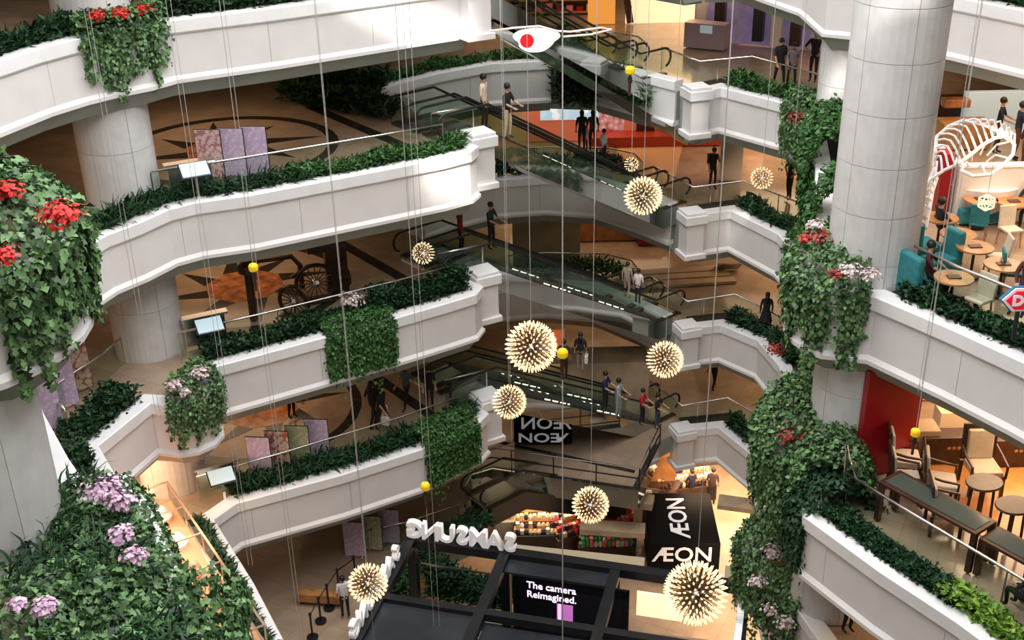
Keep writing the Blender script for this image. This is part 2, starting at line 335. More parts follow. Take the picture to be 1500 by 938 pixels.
# bottom floor, outer shop walls, sun gobo overhead
mb = MB(); mb.add([(-26, -2, -30.5), (28, -2, -30.5), (28, 62, -30.5), (-26, 62, -30.5)], [(0, 1, 2, 3)]); tag(mb.build('floor', 'floor'), kind='structure')
for nm, a, b in (('wall_left', (-26, -2), (-26, 62)), ('wall_back', (-26, 61.9), (28, 61.9)), ('wall_right', (28, 62), (28, -2)), ('wall_near', (28, -2), (-26, -2))):
    mb = MB(); mb.add([(*a, -30.5), (*b, -30.5), (*b, -1.0), (*a, -1.0)], [(0, 1, 2, 3)]); tag(mb.build(nm, 'shop'), kind='structure')
# unseen sun gobo: opaque sheet, gaps projected back from each wanted sun patch
RZ = 8.0
def gobo_hit(p): p = Vector(p); return p - SUN_DIR * ((RZ - p.z) / -SUN_DIR.z)
gaps = []
for p, w, h in SUNSPOTS if 'SUNSPOTS' in globals() else [((-2.9, 35.0, -7.2), 4.0, 1.2), ((-1.7, 34.2, -12.0), 1.9, 1.5), ((6.6, 40.6, -16.8), .8, .9), ((8.0, 23.95, -4.7), 1.1, .45), ((10.0, 35.4, -9.6), 1.2, .9), ((6.6, 40.5, -12.0), .3, .8)]:
    q = gobo_hit(p); gaps.append((q.x - w / 2, q.x + w / 2, q.y - h / 2, q.y + h / 2))
xs = sorted({-90., 90.} | {g[0] for g in gaps} | {g[1] for g in gaps}); ys = sorted({-110., 90.} | {g[2] for g in gaps} | {g[3] for g in gaps})
mb = MB()
for i in range(len(xs) - 1):
    for j in range(len(ys) - 1):
        cx, cy = (xs[i] + xs[i + 1]) / 2, (ys[j] + ys[j + 1]) / 2
        if any(g[0] < cx < g[1] and g[2] < cy < g[3] for g in gaps): continue
        mb.box((cx, cy, RZ + .05), (xs[i + 1] - xs[i], ys[j + 1] - ys[j], .1))
tag(mb.build('ceiling_sun_gobo', 'ceil'), kind='structure')
# roof ring slab one storey above level A
bm = bmesh.new()
def ring2(pts):
    vs = [bm.verts.new((x, y, -1.75)) for x, y in pts]
    return [bm.edges.new((vs[i], vs[(i + 1) % len(vs)])) for i in range(len(vs))]
_h = [(-9.5, -7)] + [tuple(q) for sn in ('left', 'back', 'back2', 'right') for q in offset(SEG['A'][sn], -.3)][1:-1] + [(16.3, -7)]
es = ring2([(-26, -9), (-26, 62), (28, 62), (28, -9)]) + ring2(_h)
bmesh.ops.triangle_fill(bm, edges=es, use_beauty=True, use_dissolve=False)
me = bpy.data.meshes.new('ceiling'); bm.to_mesh(me); bm.free(); me.materials.append(M['ceil'])
o = bpy.data.objects.new('ceiling', me); COL.objects.link(o); tag(o, kind='structure')

# ------------------------------------------------------------------ columns clad in stone panels
def column(x, y, r, z0, z1, label, seg=6, h=1.05, a0=0., mname='column'):
    root = empty('column', (x, y, z0), 0, label, 'column')
    n = max(1, round((z1 - z0) / h)); hh = (z1 - z0) / n; K = 6; cache = {}
    for i in range(n):
        for j in range(seg):
            if j not in cache:
                mb = MB(); a = a0 + 2 * PI * j / seg + .006 / r; b = a0 + 2 * PI * (j + 1) / seg - .006 / r
                ps = [(r * math.cos(a + (b - a) * k / K), r * math.sin(a + (b - a) * k / K)) for k in range(K + 1)]; qs = [(p[0] * (1 - .04 / r), p[1] * (1 - .04 / r)) for p in ps]
                vs = [(*p, zz) for zz in (.006, hh - .006) for p in ps + qs[::-1]]; N_ = 2 * (K + 1)
                mb.add(vs, [(k, (k + 1) % N_, N_ + (k + 1) % N_, N_ + k) for k in range(N_)] + [(k, k + 1, N_ - 2 - k, N_ - 1 - k) for k in range(K)] + [(N_ + k, N_ + k + 1, 2 * N_ - 2 - k, 2 * N_ - 1 - k) for k in range(K)])
                cache[j] = mb.build('stone_panel', mname, root, loc=(0, 0, i * hh))
            else:
                c = cache[j].copy(); COL.objects.link(c); c.parent = root; c.location = (0, 0, i * hh)
    mb = MB(); mb.cyl((0, 0, 0), r - .03, z1 - z0, 32); mb.build('core', 'core', root)
    return root
column(8.35, 24.9, 1.0, -20.9, 3.0, 'tall pale marble column on the right, its stone panels jointed in rings', 6, 1.12, .55)
column(-10.9, 31.4, 1.02, -25.7, -1.8, 'white round column behind the left planters, seen between every pair of floors', 6, 1.6, .2)
column(-8.95, 15.4, 1.62, -11.3, -8.0, 'thick near column at the left edge under the big ivy planter', 8, 3.3, .3)
column(10.75, 36.2, .95, -11.3, -1.8, 'pale column behind the tall right column, catching a streak of sun', 6, 1.6, .3)

# ------------------------------------------------------------------ glass rails
def glass_rail(path, z, label, off=-.95, h=.86, post=3.0, group='glass rails of the balconies'):
    P = [tuple(q) for q in offset(path, off)] if off else path
    root = empty('glass_rail', (P[0][0], P[0][1], z), 0, label, 'railing', group)
    o0 = Vector((P[0][0], P[0][1], z)); L = lambda p, zz: Vector((p[0], p[1], z + zz)) - o0
    for q in split_path(P, 2.4):
        mb = MB(); P2, N2 = normals(q)
        vs = [L(P2[i] + N2[i] * s, zz) for i in range(len(P2)) for s, zz in ((-.006, .05), (.006, .05), (.006, h), (-.006, h))]
        mb.add(vs, [(i * 4 + j, i * 4 + (j + 1) % 4, i * 4 + 4 + (j + 1) % 4, i * 4 + 4 + j) for i in range(len(P2) - 1) for j in range(4)])
        mb.build('pane', 'glass', root)
    mb = MB(); mb.tube([L(p, h + .03) for p in P], .035, 8); mb.build('handrail', 'steel', root, smooth=True)
    for q in sample(P, post):
        mb = MB(); mb.box(L(q, h / 2), (.03, .03, h)); mb.build('post', 'steel', root)
    return root
def sub(path, x0=None, x1=None, k0=None, k1=None): return path[k0:k1]
LF = {lv: SEG[lv]['left'] for lv in SEG}
glass_rail([(-9.9, 30.9), (-7.6, 31.95), (-3.8, 33.85), (-2.0, 34.85)], LEV['B'], 'long glass rail with steel handrail beside the floral posters, on the upper left balcony', 0)
glass_rail([(-2.4, 35.7), (-1.1, 36.4)], LEV['B'], 'short glass rail end beside the escalator top, upper left balcony', 0, .95)
glass_rail([(-9.75, 30.5), (-7.3, 31.8), (-3.8, 33.8), (-1.9, 35.0)], LEV['C'], 'long glass rail in front of the big spoked wheels, second left balcony', 0)
glass_rail([(-2.4, 35.8), (-.95, 36.5)], LEV['C'], 'short glass rail end above the white pier, second left balcony', 0, .95)
glass_rail([(-9.8, 30.2), (-7.3, 31.5), (-3.8, 33.5), (-1.9, 34.8)], LEV['D'], 'long glass rail in front of the row of four posters, third left balcony', 0)
glass_rail([(-2.4, 35.8), (-.95, 36.5)], LEV['D'], 'short glass rail end above the white pier, third left balcony', 0, .95)
glass_rail([(-12.4, 27.3), (-11.6, 29.3), (-11.35, 30.3)], LEV['C'], 'short glass rail in front of the purple banners at far left', 0, .85)
glass_rail([(-12.4, 27.3), (-11.6, 26.2)], LEV['C'], 'glass rail running toward the camera behind the left foliage', 0, .85)
glass_rail([(-10.6, 29.9), (-8.6, 26.2), (-6.9, 23.4), (-5.0, 19)], LEV['D'], 'slanting glass rail beside the peach glass display case', 0, .85)
glass_rail([(-5.2, 33.8), (-3.9, 34.2), (-2.1, 35.2)], LEV['E'], 'low glass rail behind the black booth', 0, .9)
glass_rail([(-1.9, 36.4), (-1.3, 38.2)], LEV['E'], 'small square glass rail beside the bottom escalator', 0, .9)
glass_rail([(8.75, 24.9), (9.6, 23.0), (10.9, 20.9), (13, 17)], LEV['B'], 'glass rail with steel handrail in front of the teal sofa cafe', 0, 1.0)
glass_rail([(7.5, 22.4), (8.7, 20.5), (10.2, 18.2), (12, 15)], LEV['C'], 'glass rail with thick steel handrail in front of the dark wood lounge', 0, 1.0)
for lv, t in (('B', 'upper'), ('C', 'second'), ('D', 'third'), ('E', 'lowest')):
    zz = LEV[lv]
    glass_rail([(5.9, 44.3), (7.0, 42.0), (9.0, 42.6), (10.9, 39.6), (11.2, 38)], zz, f'glass rail behind the stepped white pier, {t} right landing', 0, .85)
    glass_rail([(-.2, 47.0), (1.6, 47.3), (4.2, 47.0), (5.2, 46.2), (5.4, 45.0)], zz, f'glass rail behind the escalator pit, {t} rear walkway', 0, .85)

# ------------------------------------------------------------------ foliage
UPV = np.array([0, 0, 1.])
def unit(a): return a / np.maximum(np.linalg.norm(a, axis=1, keepdims=True), 1e-9)
SHAPES = {
 'leaf': (np.array([[0, 0, 0], [-.5, .45, .14], [0, 1, 0], [.5, .45, .14]]), [(0, 2, 1), (0, 3, 2)]),
 'ivy': (np.array([[0, 0, 0], [-.52, .05, .05], [-.22, .38, .04], [-.50, .60, .12], [0, 1.05, -.05], [.50, .60, .12], [.22, .38, .04], [.52, .05, .05], [0, .4, 0]]), [(8, 0, 1, 2), (8, 2, 3, 4), (8, 4, 5, 6), (8, 6, 7, 0)]),
 'blade': (np.array([[-.5, 0, 0], [.5, 0, 0], [-.45, .5, .10], [.45, .5, .10], [0, 1, -.12]]), [(0, 1, 3, 2), (2, 3, 4)]),
}
def leaves(name, P, D_, Nn, L, W, m, shape='leaf', parent=None, label=None, cat=None, group=None):
    """one mesh of many single leaves: root point, direction, face normal, length, width of each"""
    T, fs = SHAPES[shape]; D_ = unit(D_); Sd = unit(np.cross(D_, Nn)); Nn = np.cross(Sd, D_)
    V = P[:, None] + Sd[:, None] * (T[None, :, 0, None] * W[:, None, None]) + D_[:, None] * (T[None, :, 1, None] * L[:, None, None]) + Nn[:, None] * (T[None, :, 2, None] * L[:, None, None])
    n, k = len(P), len(T); base = (np.arange(n) * k)[:, None]
    loops = np.concatenate([base + np.array(f)[None] for f in fs], 1).ravel(); lens = np.tile([len(f) for f in fs], n)
    me = bpy.data.meshes.new(name); me.vertices.add(n * k); me.vertices.foreach_set('co', V.reshape(-1).astype(np.float32))
    me.loops.add(len(loops)); me.loops.foreach_set('vertex_index', loops.astype(np.int32))
    me.polygons.add(len(lens)); me.polygons.foreach_set('loop_start', np.r_[0, np.cumsum(lens)[:-1]].astype(np.int32))
    me.update(calc_edges=True); me.validate()
    me.materials.append(M[m]); o = bpy.data.objects.new(name, me); COL.objects.link(o)
    if parent: o.parent = parent
    o['kind'] = 'stuff'
    return tag(o, label, cat, group)
def hedge(path, z, label, name='balcony_planting', d0=-.30, d1=-1.0, h=.45, n=260, m='leafd', shape='blade', L=.34, W=.055, over=0., group='plantings behind the balcony parapets'):
    P0 = sample(path, .1); P, Nn = normals(P0); tot = int(len(P0) * .1 * n); i = RNG.integers(0, len(P0), tot); t = RNG.random(tot)
    off = d0 + (d1 - d0) * t + over * (RNG.random(tot) < .25) * RNG.random(tot)
    q = P[i] + Nn[i] * off[:, None] + RNG.normal(0, .05, (tot, 2)); hh = h * RNG.random(tot) ** .8 * (.6 + .4 * np.sin(i * .11 + 1.3) ** 2)
    pos = np.c_[q, z + .02 + hh]; dr = RNG.normal(0, .7, (tot, 3)); dr[:, 2] = np.abs(dr[:, 2]) * .7 + .1; dr[:, :2] += Nn[i] * .35
    Lr = L * RNG.uniform(.6, 1.2, tot)
    o = leaves(name, pos, dr, RNG.normal(0, .5, (tot, 3)) + UPV, Lr, W * RNG.uniform(.7, 1.3, tot) * (1 if shape == 'blade' else 1), m, shape, None, label, 'plants', group)
    return o
def soil(path, z):
    mb = MB(); sweep(mb, path, [(-.38, .0), (-.38, -.04), (-1.05, -.04), (-1.05, .0)], z + .05); tag(mb.build('planter_bed', 'soil'), kind='structure')
def stations(c, r, a0, a1, n):
    return [(c[0] + r * math.cos(math.radians(a)), c[1] + r * math.sin(math.radians(a))) for a in np.linspace(a0, a1, n)]
def ivy(name, path, z, label, inner=1.0, top=.5, drop=1.2, strands=40, n=3000, L=.12, m='leafivy', over=.22, dense=.5, group='ivy hanging over the parapets', shape='leaf'):
    """mounded foliage along a stretch of parapet, with strands trailing down its outer face"""
    P0 = sample(path, .05); P, Nn = normals(P0); nm = int(n * .55)
    i = RNG.integers(0, len(P0), nm); a = RNG.random(nm) * PI   # 0 outside .. pi inside over the mound
    rad = RNG.uniform(.75, 1.05, nm) ; u = over + (-inner) * (1 - np.cos(a)) / 2 * 1.0; w = np.sin(a) * top * rad
    w = np.where(a < .9, w - RNG.random(nm) * .35, w); u = u + .05 * RNG.normal(size=nm)
    pos = [np.c_[P[i] + Nn[i] * u[:, None], z + .05 + w]]; nn = [np.c_[Nn[i] * np.cos(a)[:, None], np.sin(a)] + RNG.normal(0, .35, (nm, 3))]
    dr = [np.c_[Nn[i] * .5, -.4 * np.ones(nm)] + RNG.normal(0, .6, (nm, 3))]
    # curtain: even cover near the top, thinning into strands
    ns = n - nm; si = RNG.integers(0, len(P0), strands); ln = drop * RNG.uniform(.45, 1.0, strands); k = RNG.integers(0, strands, ns)
    t = RNG.random(ns) ** (1.25 if dense > .6 else .9); wob = RNG.normal(0, .05, (ns, 2)); zz = z + .1 - t * ln[k]
    free = RNG.random(ns) < dense; i2 = np.where(free, RNG.integers(0, len(P0), ns), si[k]); zz = np.where(free, z + .1 - RNG.random(ns) * drop * .62, zz)
    out = over * .75 + .06 * RNG.random(ns); out = out - .08 * (t > .6)
    pos.append(np.c_[P[i2] + Nn[i2] * out[:, None] + wob, zz]); nn.append(np.c_[Nn[i2], .35 * np.ones(ns)] + RNG.normal(0, .3, (ns, 3))); dr.append(np.c_[RNG.normal(0, .45, (ns, 2)), -np.ones(ns)])
    P3, N3, D3 = np.concatenate(pos), np.concatenate(nn), np.concatenate(dr); s = RNG.uniform(.6, 1.25, len(P3)) * L
    return leaves(name, P3, D3, N3, s, s * .8, m, shape, None, label, 'plants', group)
def flowers(c, r, n, m, label, size=.07, name='flower_cluster', group='flower clusters in the planters', sq=.5):
    c = np.array(c, float); v = unit(RNG.normal(size=(n, 3))); P = c + v * r * RNG.uniform(.3, 1, (n, 1)) * np.array([1, 1, sq])
    N3 = v + UPV * .8; s = size * RNG.uniform(.7, 1.2, n)
    return leaves(name, P, np.cross(N3, RNG.normal(size=(n, 3))), N3, s, s * .9, m, 'leaf', None, label, 'flowers', group)
def part_path(path, a, b):
    P = sample(path, .05); L = len(P); return P[int(a * L):int(b * L)]
LFA = [(-13.3, 24.5), (-12.2, 26.4), (-11.4, 28.5), (-10.8, 29.5), (-10.2, 30.2), (-9.5, 30.8), (-9.0, 31.5), (-6.4, 32.9), (-1.3, 36.1)]
FAC = {lv: [p for p in SEG[lv]['left'] if p[1] > 29.8 and p[0] > -9.6 and not (p[0] > -1.5 and p[1] > 35.2)] for lv in 'BCD'}
for p, lv in ((LFA, 'A'), (FAC['B'], 'B'), (FAC['C'], 'C'), (FAC['D'], 'D'), (SEG['B']['right'][:7], 'B'), (SEG['C']['right'][:6], 'C'), (SEG['D']['right'][:6], 'D'), (SEG['E']['right'][:5], 'E'), (SEG['B']['right'][-5:], 'B'), (SEG['C']['right'][-5:], 'C'), ([(-10.8, 25.7), (-10.0, 27.9)], 'C'), (SEG['D']['left'][1:5], 'D')): soil(p, LEV[lv])
hedge(LFA, LEV['A'], 'dark broad-leaved plants along the topmost left balcony', m='leafd', L=.32, W=.09, n=330, h=.55)
hedge(part_path(FAC['B'], 0, .42), LEV['B'], 'dark strappy plants beside the posters, upper left balcony', m='leafd', L=.42, W=.05, n=260, h=.3)
hedge([(-11.3, 26.3), (-10.5, 28.3), (-9.9, 29.1), (-9.35, 30.1)], LEV['B'], 'arching strappy plants at the foot of the white column', m='leafd', L=.5, W=.06, n=260, h=.3)
hedge(part_path(FAC['B'], .38, 1), LEV['B'], 'fresh green low plants along the sunlit end of the upper left balcony', m='leaf', L=.20, W=.06, n=700, h=.42)
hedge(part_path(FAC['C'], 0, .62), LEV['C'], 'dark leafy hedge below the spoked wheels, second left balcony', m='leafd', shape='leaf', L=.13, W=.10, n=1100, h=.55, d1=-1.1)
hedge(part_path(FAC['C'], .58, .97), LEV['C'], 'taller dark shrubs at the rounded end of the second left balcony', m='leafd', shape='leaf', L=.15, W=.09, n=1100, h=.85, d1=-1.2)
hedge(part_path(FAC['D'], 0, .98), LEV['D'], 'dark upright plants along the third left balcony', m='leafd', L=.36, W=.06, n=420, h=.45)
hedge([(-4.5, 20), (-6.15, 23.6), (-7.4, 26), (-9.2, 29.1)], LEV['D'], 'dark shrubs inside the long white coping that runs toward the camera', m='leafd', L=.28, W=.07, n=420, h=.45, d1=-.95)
hedge([(-10.2, 24.7), (-10.8, 25.7), (-10.3, 27.0), (-10.0, 27.9)], LEV['C'], 'dark bushy shrubs behind the bare white wing of the left balcony', m='leafd', shape='leaf', L=.16, W=.1, n=1100, h=.6, d1=-1.3)
hedge([(-4.6, 42.3), (-2.7, 44.2), (-.6, 45.6), (1.7, 45.9)], LEV['B'], 'low green plants behind the rear parapet, uppermost rear walkway', m='leaf', L=.22, W=.06, n=420, h=.4)
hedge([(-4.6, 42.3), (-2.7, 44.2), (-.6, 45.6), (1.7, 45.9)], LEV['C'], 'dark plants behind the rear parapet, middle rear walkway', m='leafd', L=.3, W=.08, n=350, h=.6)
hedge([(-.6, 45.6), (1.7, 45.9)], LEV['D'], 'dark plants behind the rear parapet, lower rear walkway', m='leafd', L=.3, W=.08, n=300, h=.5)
hedge([(-7.8, 41.3), (-5.9, 39.9), (-4.0, 38.7)], LEV['B'], 'dark planting strip on the floor left of the escalator top', m='leafd', d0=.4, d1=-.6, L=.4, W=.09, n=500, h=.7)
hedge([(-7.4, 42.5), (-4.6, 41.8)], LEV['B'], 'dark shrubs at the rear left of the compass floor', m='leafd', d0=.3, d1=-1.0, L=.4, W=.09, n=500, h=.8)
for lv, t in (('B', 'upper'), ('C', 'middle'), ('D', 'third'), ('E', 'lowest')):
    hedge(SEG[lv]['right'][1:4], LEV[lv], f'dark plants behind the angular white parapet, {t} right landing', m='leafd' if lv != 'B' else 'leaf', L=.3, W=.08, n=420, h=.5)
hedge([(1.9, 45.6), (3.3, 45.2)], LEV['B'] - 1.7, 'tall dark plants filling the gap behind the crossing escalators', m='leafd', d0=.3, d1=-.8, L=.5, W=.08, n=900, h=3.0)
hedge([(3.9, 44.6), (5.4, 43.2)], LEV['B'] - 1.2, 'spiky pale-stemmed plants below the upper escalator landing', m='leaf', d0=.5, d1=-.2, L=.6, W=.05, n=300, h=1.3)
hedge([(.5, 46.5), (2.6, 46.5), (4.8, 45.6)], LEV['C'], 'mixed shrubs around the seated visitors behind the escalator', m='leafd', L=.3, W=.08, n=400, h=.7)
hedge([(.5, 46.5), (2.6, 46.5), (4.8, 45.6)], LEV['D'], 'mixed shrubs behind the glass rail on the lower rear walkway', m='leaf', L=.3, W=.08, n=350, h=.7)
hedge([(8.4, 23.3), (9.3, 21.9), (10.2, 20.4), (12, 17)], LEV['B'], 'dark leafy plants in front of the cafe glass rail', m='leafd', shape='leaf', L=.15, W=.11, n=1300, h=.4, d1=-.85)
hedge([(6.75, 21.9), (7.8, 20.0), (8.6, 18.7)], LEV['C'], 'dark leafy plants in front of the lounge glass rail', m='leafd', shape='leaf', L=.13, W=.09, n=1500, h=.30, d1=-.8)
hedge([(8.5, 18.8), (8.85, 18.4), (11, 14.5)], LEV['C'], 'bright lime-green plants at the lower right corner', m='leafb', shape='leaf', L=.17, W=.11, n=900, h=.35, d1=-.8)
hedge([(12.4, 32.2), (13.6, 30.1), (16, 26)], LEV['A'], 'dark plants on the topmost right balcony behind the tall column', m='leafd', L=.35, W=.09, n=400, h=.6)

# trailing ivy
pod = arc((-8.9, 16.2), 2.25, -40, 115, 20)
ivy('hanging_ivy', pod, LEV['A'], 'huge near ivy mound trailing over the round white planter at the left edge', inner=3.2, top=1.0, drop=1.95, strands=34, n=10500, L=.15, over=.2, dense=.30, shape='ivy')
ivy('hanging_ivy', [(-10.75, 29.6), (-10.2, 30.2), (-9.5, 30.8), (-9.1, 31.4)], LEV['A'], 'ivy with trailing strands under red flowers, topmost left balcony', inner=.5, top=.6, drop=1.85, strands=16, n=4200, L=.13, over=.16, dense=.35)
ivy('hanging_ivy', [(-13.2, 24.7), (-12.6, 25.7)], LEV['A'], 'ivy strands at the upper left edge of the view', drop=1.7, n=1200, strands=12, L=.12)
podc = arc((-9.35, 28.7), .95, -95, 60, 8)
ivy('hanging_ivy', podc, LEV['C'], 'variegated ivy around pale flowers on the small round left planter', inner=1.1, top=.7, drop=1.45, strands=30, n=4800, L=.12, over=.18)
ivy('hanging_ivy', [(-5.7, 31.75), (-3.75, 32.85)], LEV['C'], 'square curtain of dense green ivy across the second left parapet', inner=1.0, top=.4, drop=2.4, strands=60, n=7500, L=.12, m='leaf', over=.2, dense=.8)
ivy('hanging_ivy', [(-3.0, 32.9), (-1.35, 34.35)], LEV['D'], 'square curtain of dense green ivy across the third left parapet', inner=1.2, top=.6, drop=2.4, strands=60, n=7000, L=.12, m='leaf', over=.2, dense=.8)
ivy('hanging_ivy', [(-3.85, 8.5), (-4.25, 14.2)], LEV['B'], 'large near bank of mixed green foliage at the lower left corner', inner=4.9, top=.6, drop=1.2, strands=50, n=15000, L=.135, over=.05, dense=.6, shape='ivy')
ivy('hanging_ivy', [(-4.5, 13.0), (-5.4, 14.7), (-6.2, 16.2), (-6.7, 16.9)], LEV['B'], 'green foliage bank with pink sprays beside the thick near column', inner=1.9, top=.4, drop=1.0, strands=50, n=13000, L=.12, over=.05, dense=.6, shape='ivy')
hedge([(-3.9, 9), (-4.3, 13.0), (-5.4, 14.7), (-6.2, 16.2), (-6.7, 16.9)], LEV['B'], 'dark grassy tufts growing through the near foliage bank', m='leafd', L=.38, W=.04, n=330, h=.6, d0=-.4, d1=-2.3)
hedge([(-1.0, 35.2), (-1.5, 34.3), (-3.5, 32.9), (-3.75, 31.1)][::-1], LEV['E'], 'dark planting along the edge behind the booth frame', m='leafd', L=.3, W=.08, n=500, h=.6, d0=.1, d1=-.9)
ivy('hanging_ivy', [(-5.3, 16.6), (-5.9, 17.9), (-6.5, 18.6)], LEV['C'], 'dark foliage under the near bank, beside a short white coping', inner=1.5, top=.6, drop=1.3, strands=20, n=3000, L=.14, m='leafd')
ivy('hanging_ivy', [(9.55, 39.0), (9.95, 37.3), (9.65, 35.9)], LEV['B'], 'ivy hanging from the corner below the walking visitors, upper right', inner=1.1, top=.7, drop=2.5, strands=30, n=5000, L=.13, over=.2)
ivy('hanging_ivy', [(9.55, 35.4), (9.2, 34.0), (8.9, 32.2)], LEV['B'], 'dark green shrubs massed left of the tall column, upper right', inner=1.6, top=1.3, drop=2.6, strands=30, n=6500, L=.17, m='leaf', over=.25, dense=.8)
ivy('hanging_ivy', [(8.3, 29.6), (8.0, 28.2)], LEV['B'], 'dark shrubs beside the white coping left of the tall column', inner=1.5, top=1.2, drop=2.0, strands=20, n=2800, L=.16, m='leaf')
ivy('hanging_ivy', arc((8.35, 25.1), 1.7, 120, 232, 12) + [(8.0, 23.7)], LEV['B'], 'broad ivy mound around the foot of the tall right column', inner=1.7, top=.9, drop=2.0, strands=22, n=8200, L=.13, over=.16, dense=.16)
ivy('hanging_ivy', [(9.9, 38.2), (9.9, 36.0), (9.3, 33)], LEV['C'], 'ivy below the middle right parapet beside the passage', inner=1.2, top=.8, drop=2.4, strands=30, n=3800, L=.14, m='leaf')
ivy('hanging_ivy', [(9.1, 31.6), (8.6, 29.2)], LEV['C'], 'reddish-tipped ivy hanging beside the white upright coping', inner=1.3, top=1.0, drop=2.6, strands=30, n=5000, L=.13)
ivy('hanging_ivy', arc((7.95, 25.6), 1.5, 105, 240, 12) + [(6.75, 22.8)], LEV['C'], 'tall ivy mass with dark red flowers below the tall right column', inner=1.8, top=1.3, drop=2.8, strands=60, n=15000, L=.14, over=.28, dense=.6)
ivy('hanging_ivy', [(7.0, 24.3), (6.55, 22.9), (6.7, 22.0)], LEV['C'] - .2, 'dark leafy shrub at the end of the lower right parapet', inner=1.9, top=1.0, drop=2.2, strands=30, n=5500, L=.15, m='leafd', over=.1, dense=.8)
ivy('hanging_ivy', [(9.6, 34), (8.7, 30), (7.9, 28.6)], LEV['D'], 'narrow hanging ivy beside the lowest right landing', inner=1.3, top=1.0, drop=2.4, strands=30, n=4500, L=.14)
ivy('hanging_ivy', arc((7.9, 27.0), 1.4, 110, 250, 12) + [(7.6, 24.4)], LEV['D'], 'ivy mound with pale blossoms at the bottom right of the atrium', inner=2.2, top=.9, drop=2.6, strands=50, n=9500, L=.14, over=.25)
# flowers: (pixel x, y, height, radius, count, material, label)
for px, py, z, r, n, m, lb in [
    (88, 312, -5.55, .36, 260, 'red', 'bright red flowers crowning the near ivy mound'), (10, 275, -5.5, .26, 140, 'red', 'red flowers at the left edge behind the near ivy mound'), (5, 372, -5.75, .22, 130, 'red', 'red flowers at the left edge on the face of the near ivy mound'),
    (143, 20, -5.85, .28, 110, 'red', 'red flower tuft, left of three on the topmost balcony'), (176, 17, -5.85, .28, 110, 'red', 'red flower tuft, middle of three on the topmost balcony'), (210, 12, -5.85, .24, 90, 'red', 'red flower tuft, right of three on the topmost balcony'),
    (150, 715, -10.4, .40, 230, 'pink', 'pink blossoms beside the white coping tip, lower left'), (175, 732, -10.5, .26, 150, 'pink', 'pink blossoms trailing below the first pink cluster'), (178, 782, -10.3, .22, 130, 'pink', 'small pink blossom spray in the middle of the near bank'), (195, 812, -10.3, .2, 120, 'pink', 'pale lilac spray below the small pink one on the near bank'),
    (24, 884, -9.9, .13, 120, 'pink', 'pink flower head at the lower left corner, left of the larger one'), (64, 888, -9.9, .17, 200, 'pink', 'large pink flower head at the lower left corner'),
    (292, 545, -15.3, .32, 140, 'pale', 'pale pink flowers on the small round left planter'), (255, 562, -15.4, .26, 120, 'pale', 'whitish flowers left on the small round planter'), (270, 573, -15.6, .2, 60, 'pale', 'few whitish flowers low on the small round planter'),
    (1187, 350, -10.5, .30, 170, 'red', 'red flowers left of the tall column foot'), (1205, 345, -10.3, .4, 140, 'redd', 'rusty red foliage beside the red flowers at the column foot'), (1195, 328, -10.1, .22, 110, 'pale', 'white-pink blossoms above the red flowers, left of the column'),
    (1245, 395, -10.4, .3, 150, 'pale', 'pale pink flowers at the front of the column foot'), (1226, 400, -10.45, .2, 110, 'redd', 'dark red flowers left of the pale pink ones in front of the column'), (1275, 402, -10.45, .26, 140, 'pale', 'white cyclamen-like flowers right of the column front'),
    (1165, 592, -15.0, .36, 260, 'redd', 'dark red flowers atop the middle right ivy'), (1155, 637, -15.4, .3, 160, 'redd', 'crimson flowers on the shoulder of the tall ivy mass'), (1180, 640, -15.4, .2, 90, 'redd', 'small crimson tuft right of the shoulder flowers'),
    (1166, 170, -10.6, .35, 110, 'redd', 'rusty leaves on the corner ivy, upper right'), (1135, 510, -15.9, .35, 90, 'redd', 'dark reddish leaves in the hanging ivy beside the landing'),
    (1135, 808, -20.0, .4, 110, 'pale', 'pale lilac blossoms at the top of the bottom right ivy'), (1110, 850, -20.6, .3, 70, 'pale', 'pale blossoms on the left face of the bottom right ivy'), (1150, 912, -20.9, .3, 90, 'pale', 'white blossoms at the foot of the bottom right ivy'), (1128, 892, -20.9, .25, 50, 'pale', 'scattered lilac blossoms low in the bottom right ivy'),
    (515, 437, -15.3, .45, 130, 'pale', 'blossoming branches in front of the handrail, second left balcony')]:
    flowers(at(px, py, z), r, n, m, lb, .085 if z > -12 else .10)

# ------------------------------------------------------------------ floor inlays: compass star in a dark ring, diagonal band
def inlay(lv, amber=True):
    z = LEV[lv] - .046; root = empty('floor_inlay', (-8.95, 35.85, z), 0, kind='structure')
    K = 40; ring = [[((R_) * math.cos(2 * PI * k / K), (R_) * math.sin(2 * PI * k / K)) for k in range(K)] for R_ in (3.2, 3.55)]
    for s in range(8):
        mb = MB(); ks = range(s * 5, s * 5 + 5)
        for k in ks:
            a, b = k % K, (k + 1) % K; mb.add([(*ring[0][a], 0), (*ring[0][b], 0), (*ring[1][b], 0), (*ring[1][a], 0), (*ring[0][a], .006), (*ring[0][b], .006), (*ring[1][b], .006), (*ring[1][a], .006)], [(4, 7, 6, 5), (0, 1, 5, 4), (2, 3, 7, 6)])
        mb.build('ring_stone', 'inlay', root)
    for s in range(8):
        a = 2 * PI * s / 8 + .35; R_ = 3.1 if s % 2 == 0 else 2.6; c_ = lambda r, t: (r * math.cos(t), r * math.sin(t))
        mb = MB(); mb.prism([c_(1.25, a - .06), c_(R_, a), c_(1.35, a + .42)], 0, .006); mb.build('star_stone', 'inlay', root)
        mb = MB(); mb.prism([c_(.02, a + .1), c_(1.25, a - .06), c_(1.9, a + .12), c_(1.30, a + .40), c_(1.25, a + 2 * PI / 8 - .06)], 0, .003 + .0004 * s); mb.build('amber_stone', 'amber', root)
    mb = MB(); mb.bar((2.0, 4.6, .003), (6.9, -1.8, .003), .42, .006); mb.build('band_stone', 'inlay', root)
for lv in 'BCD': inlay(lv)

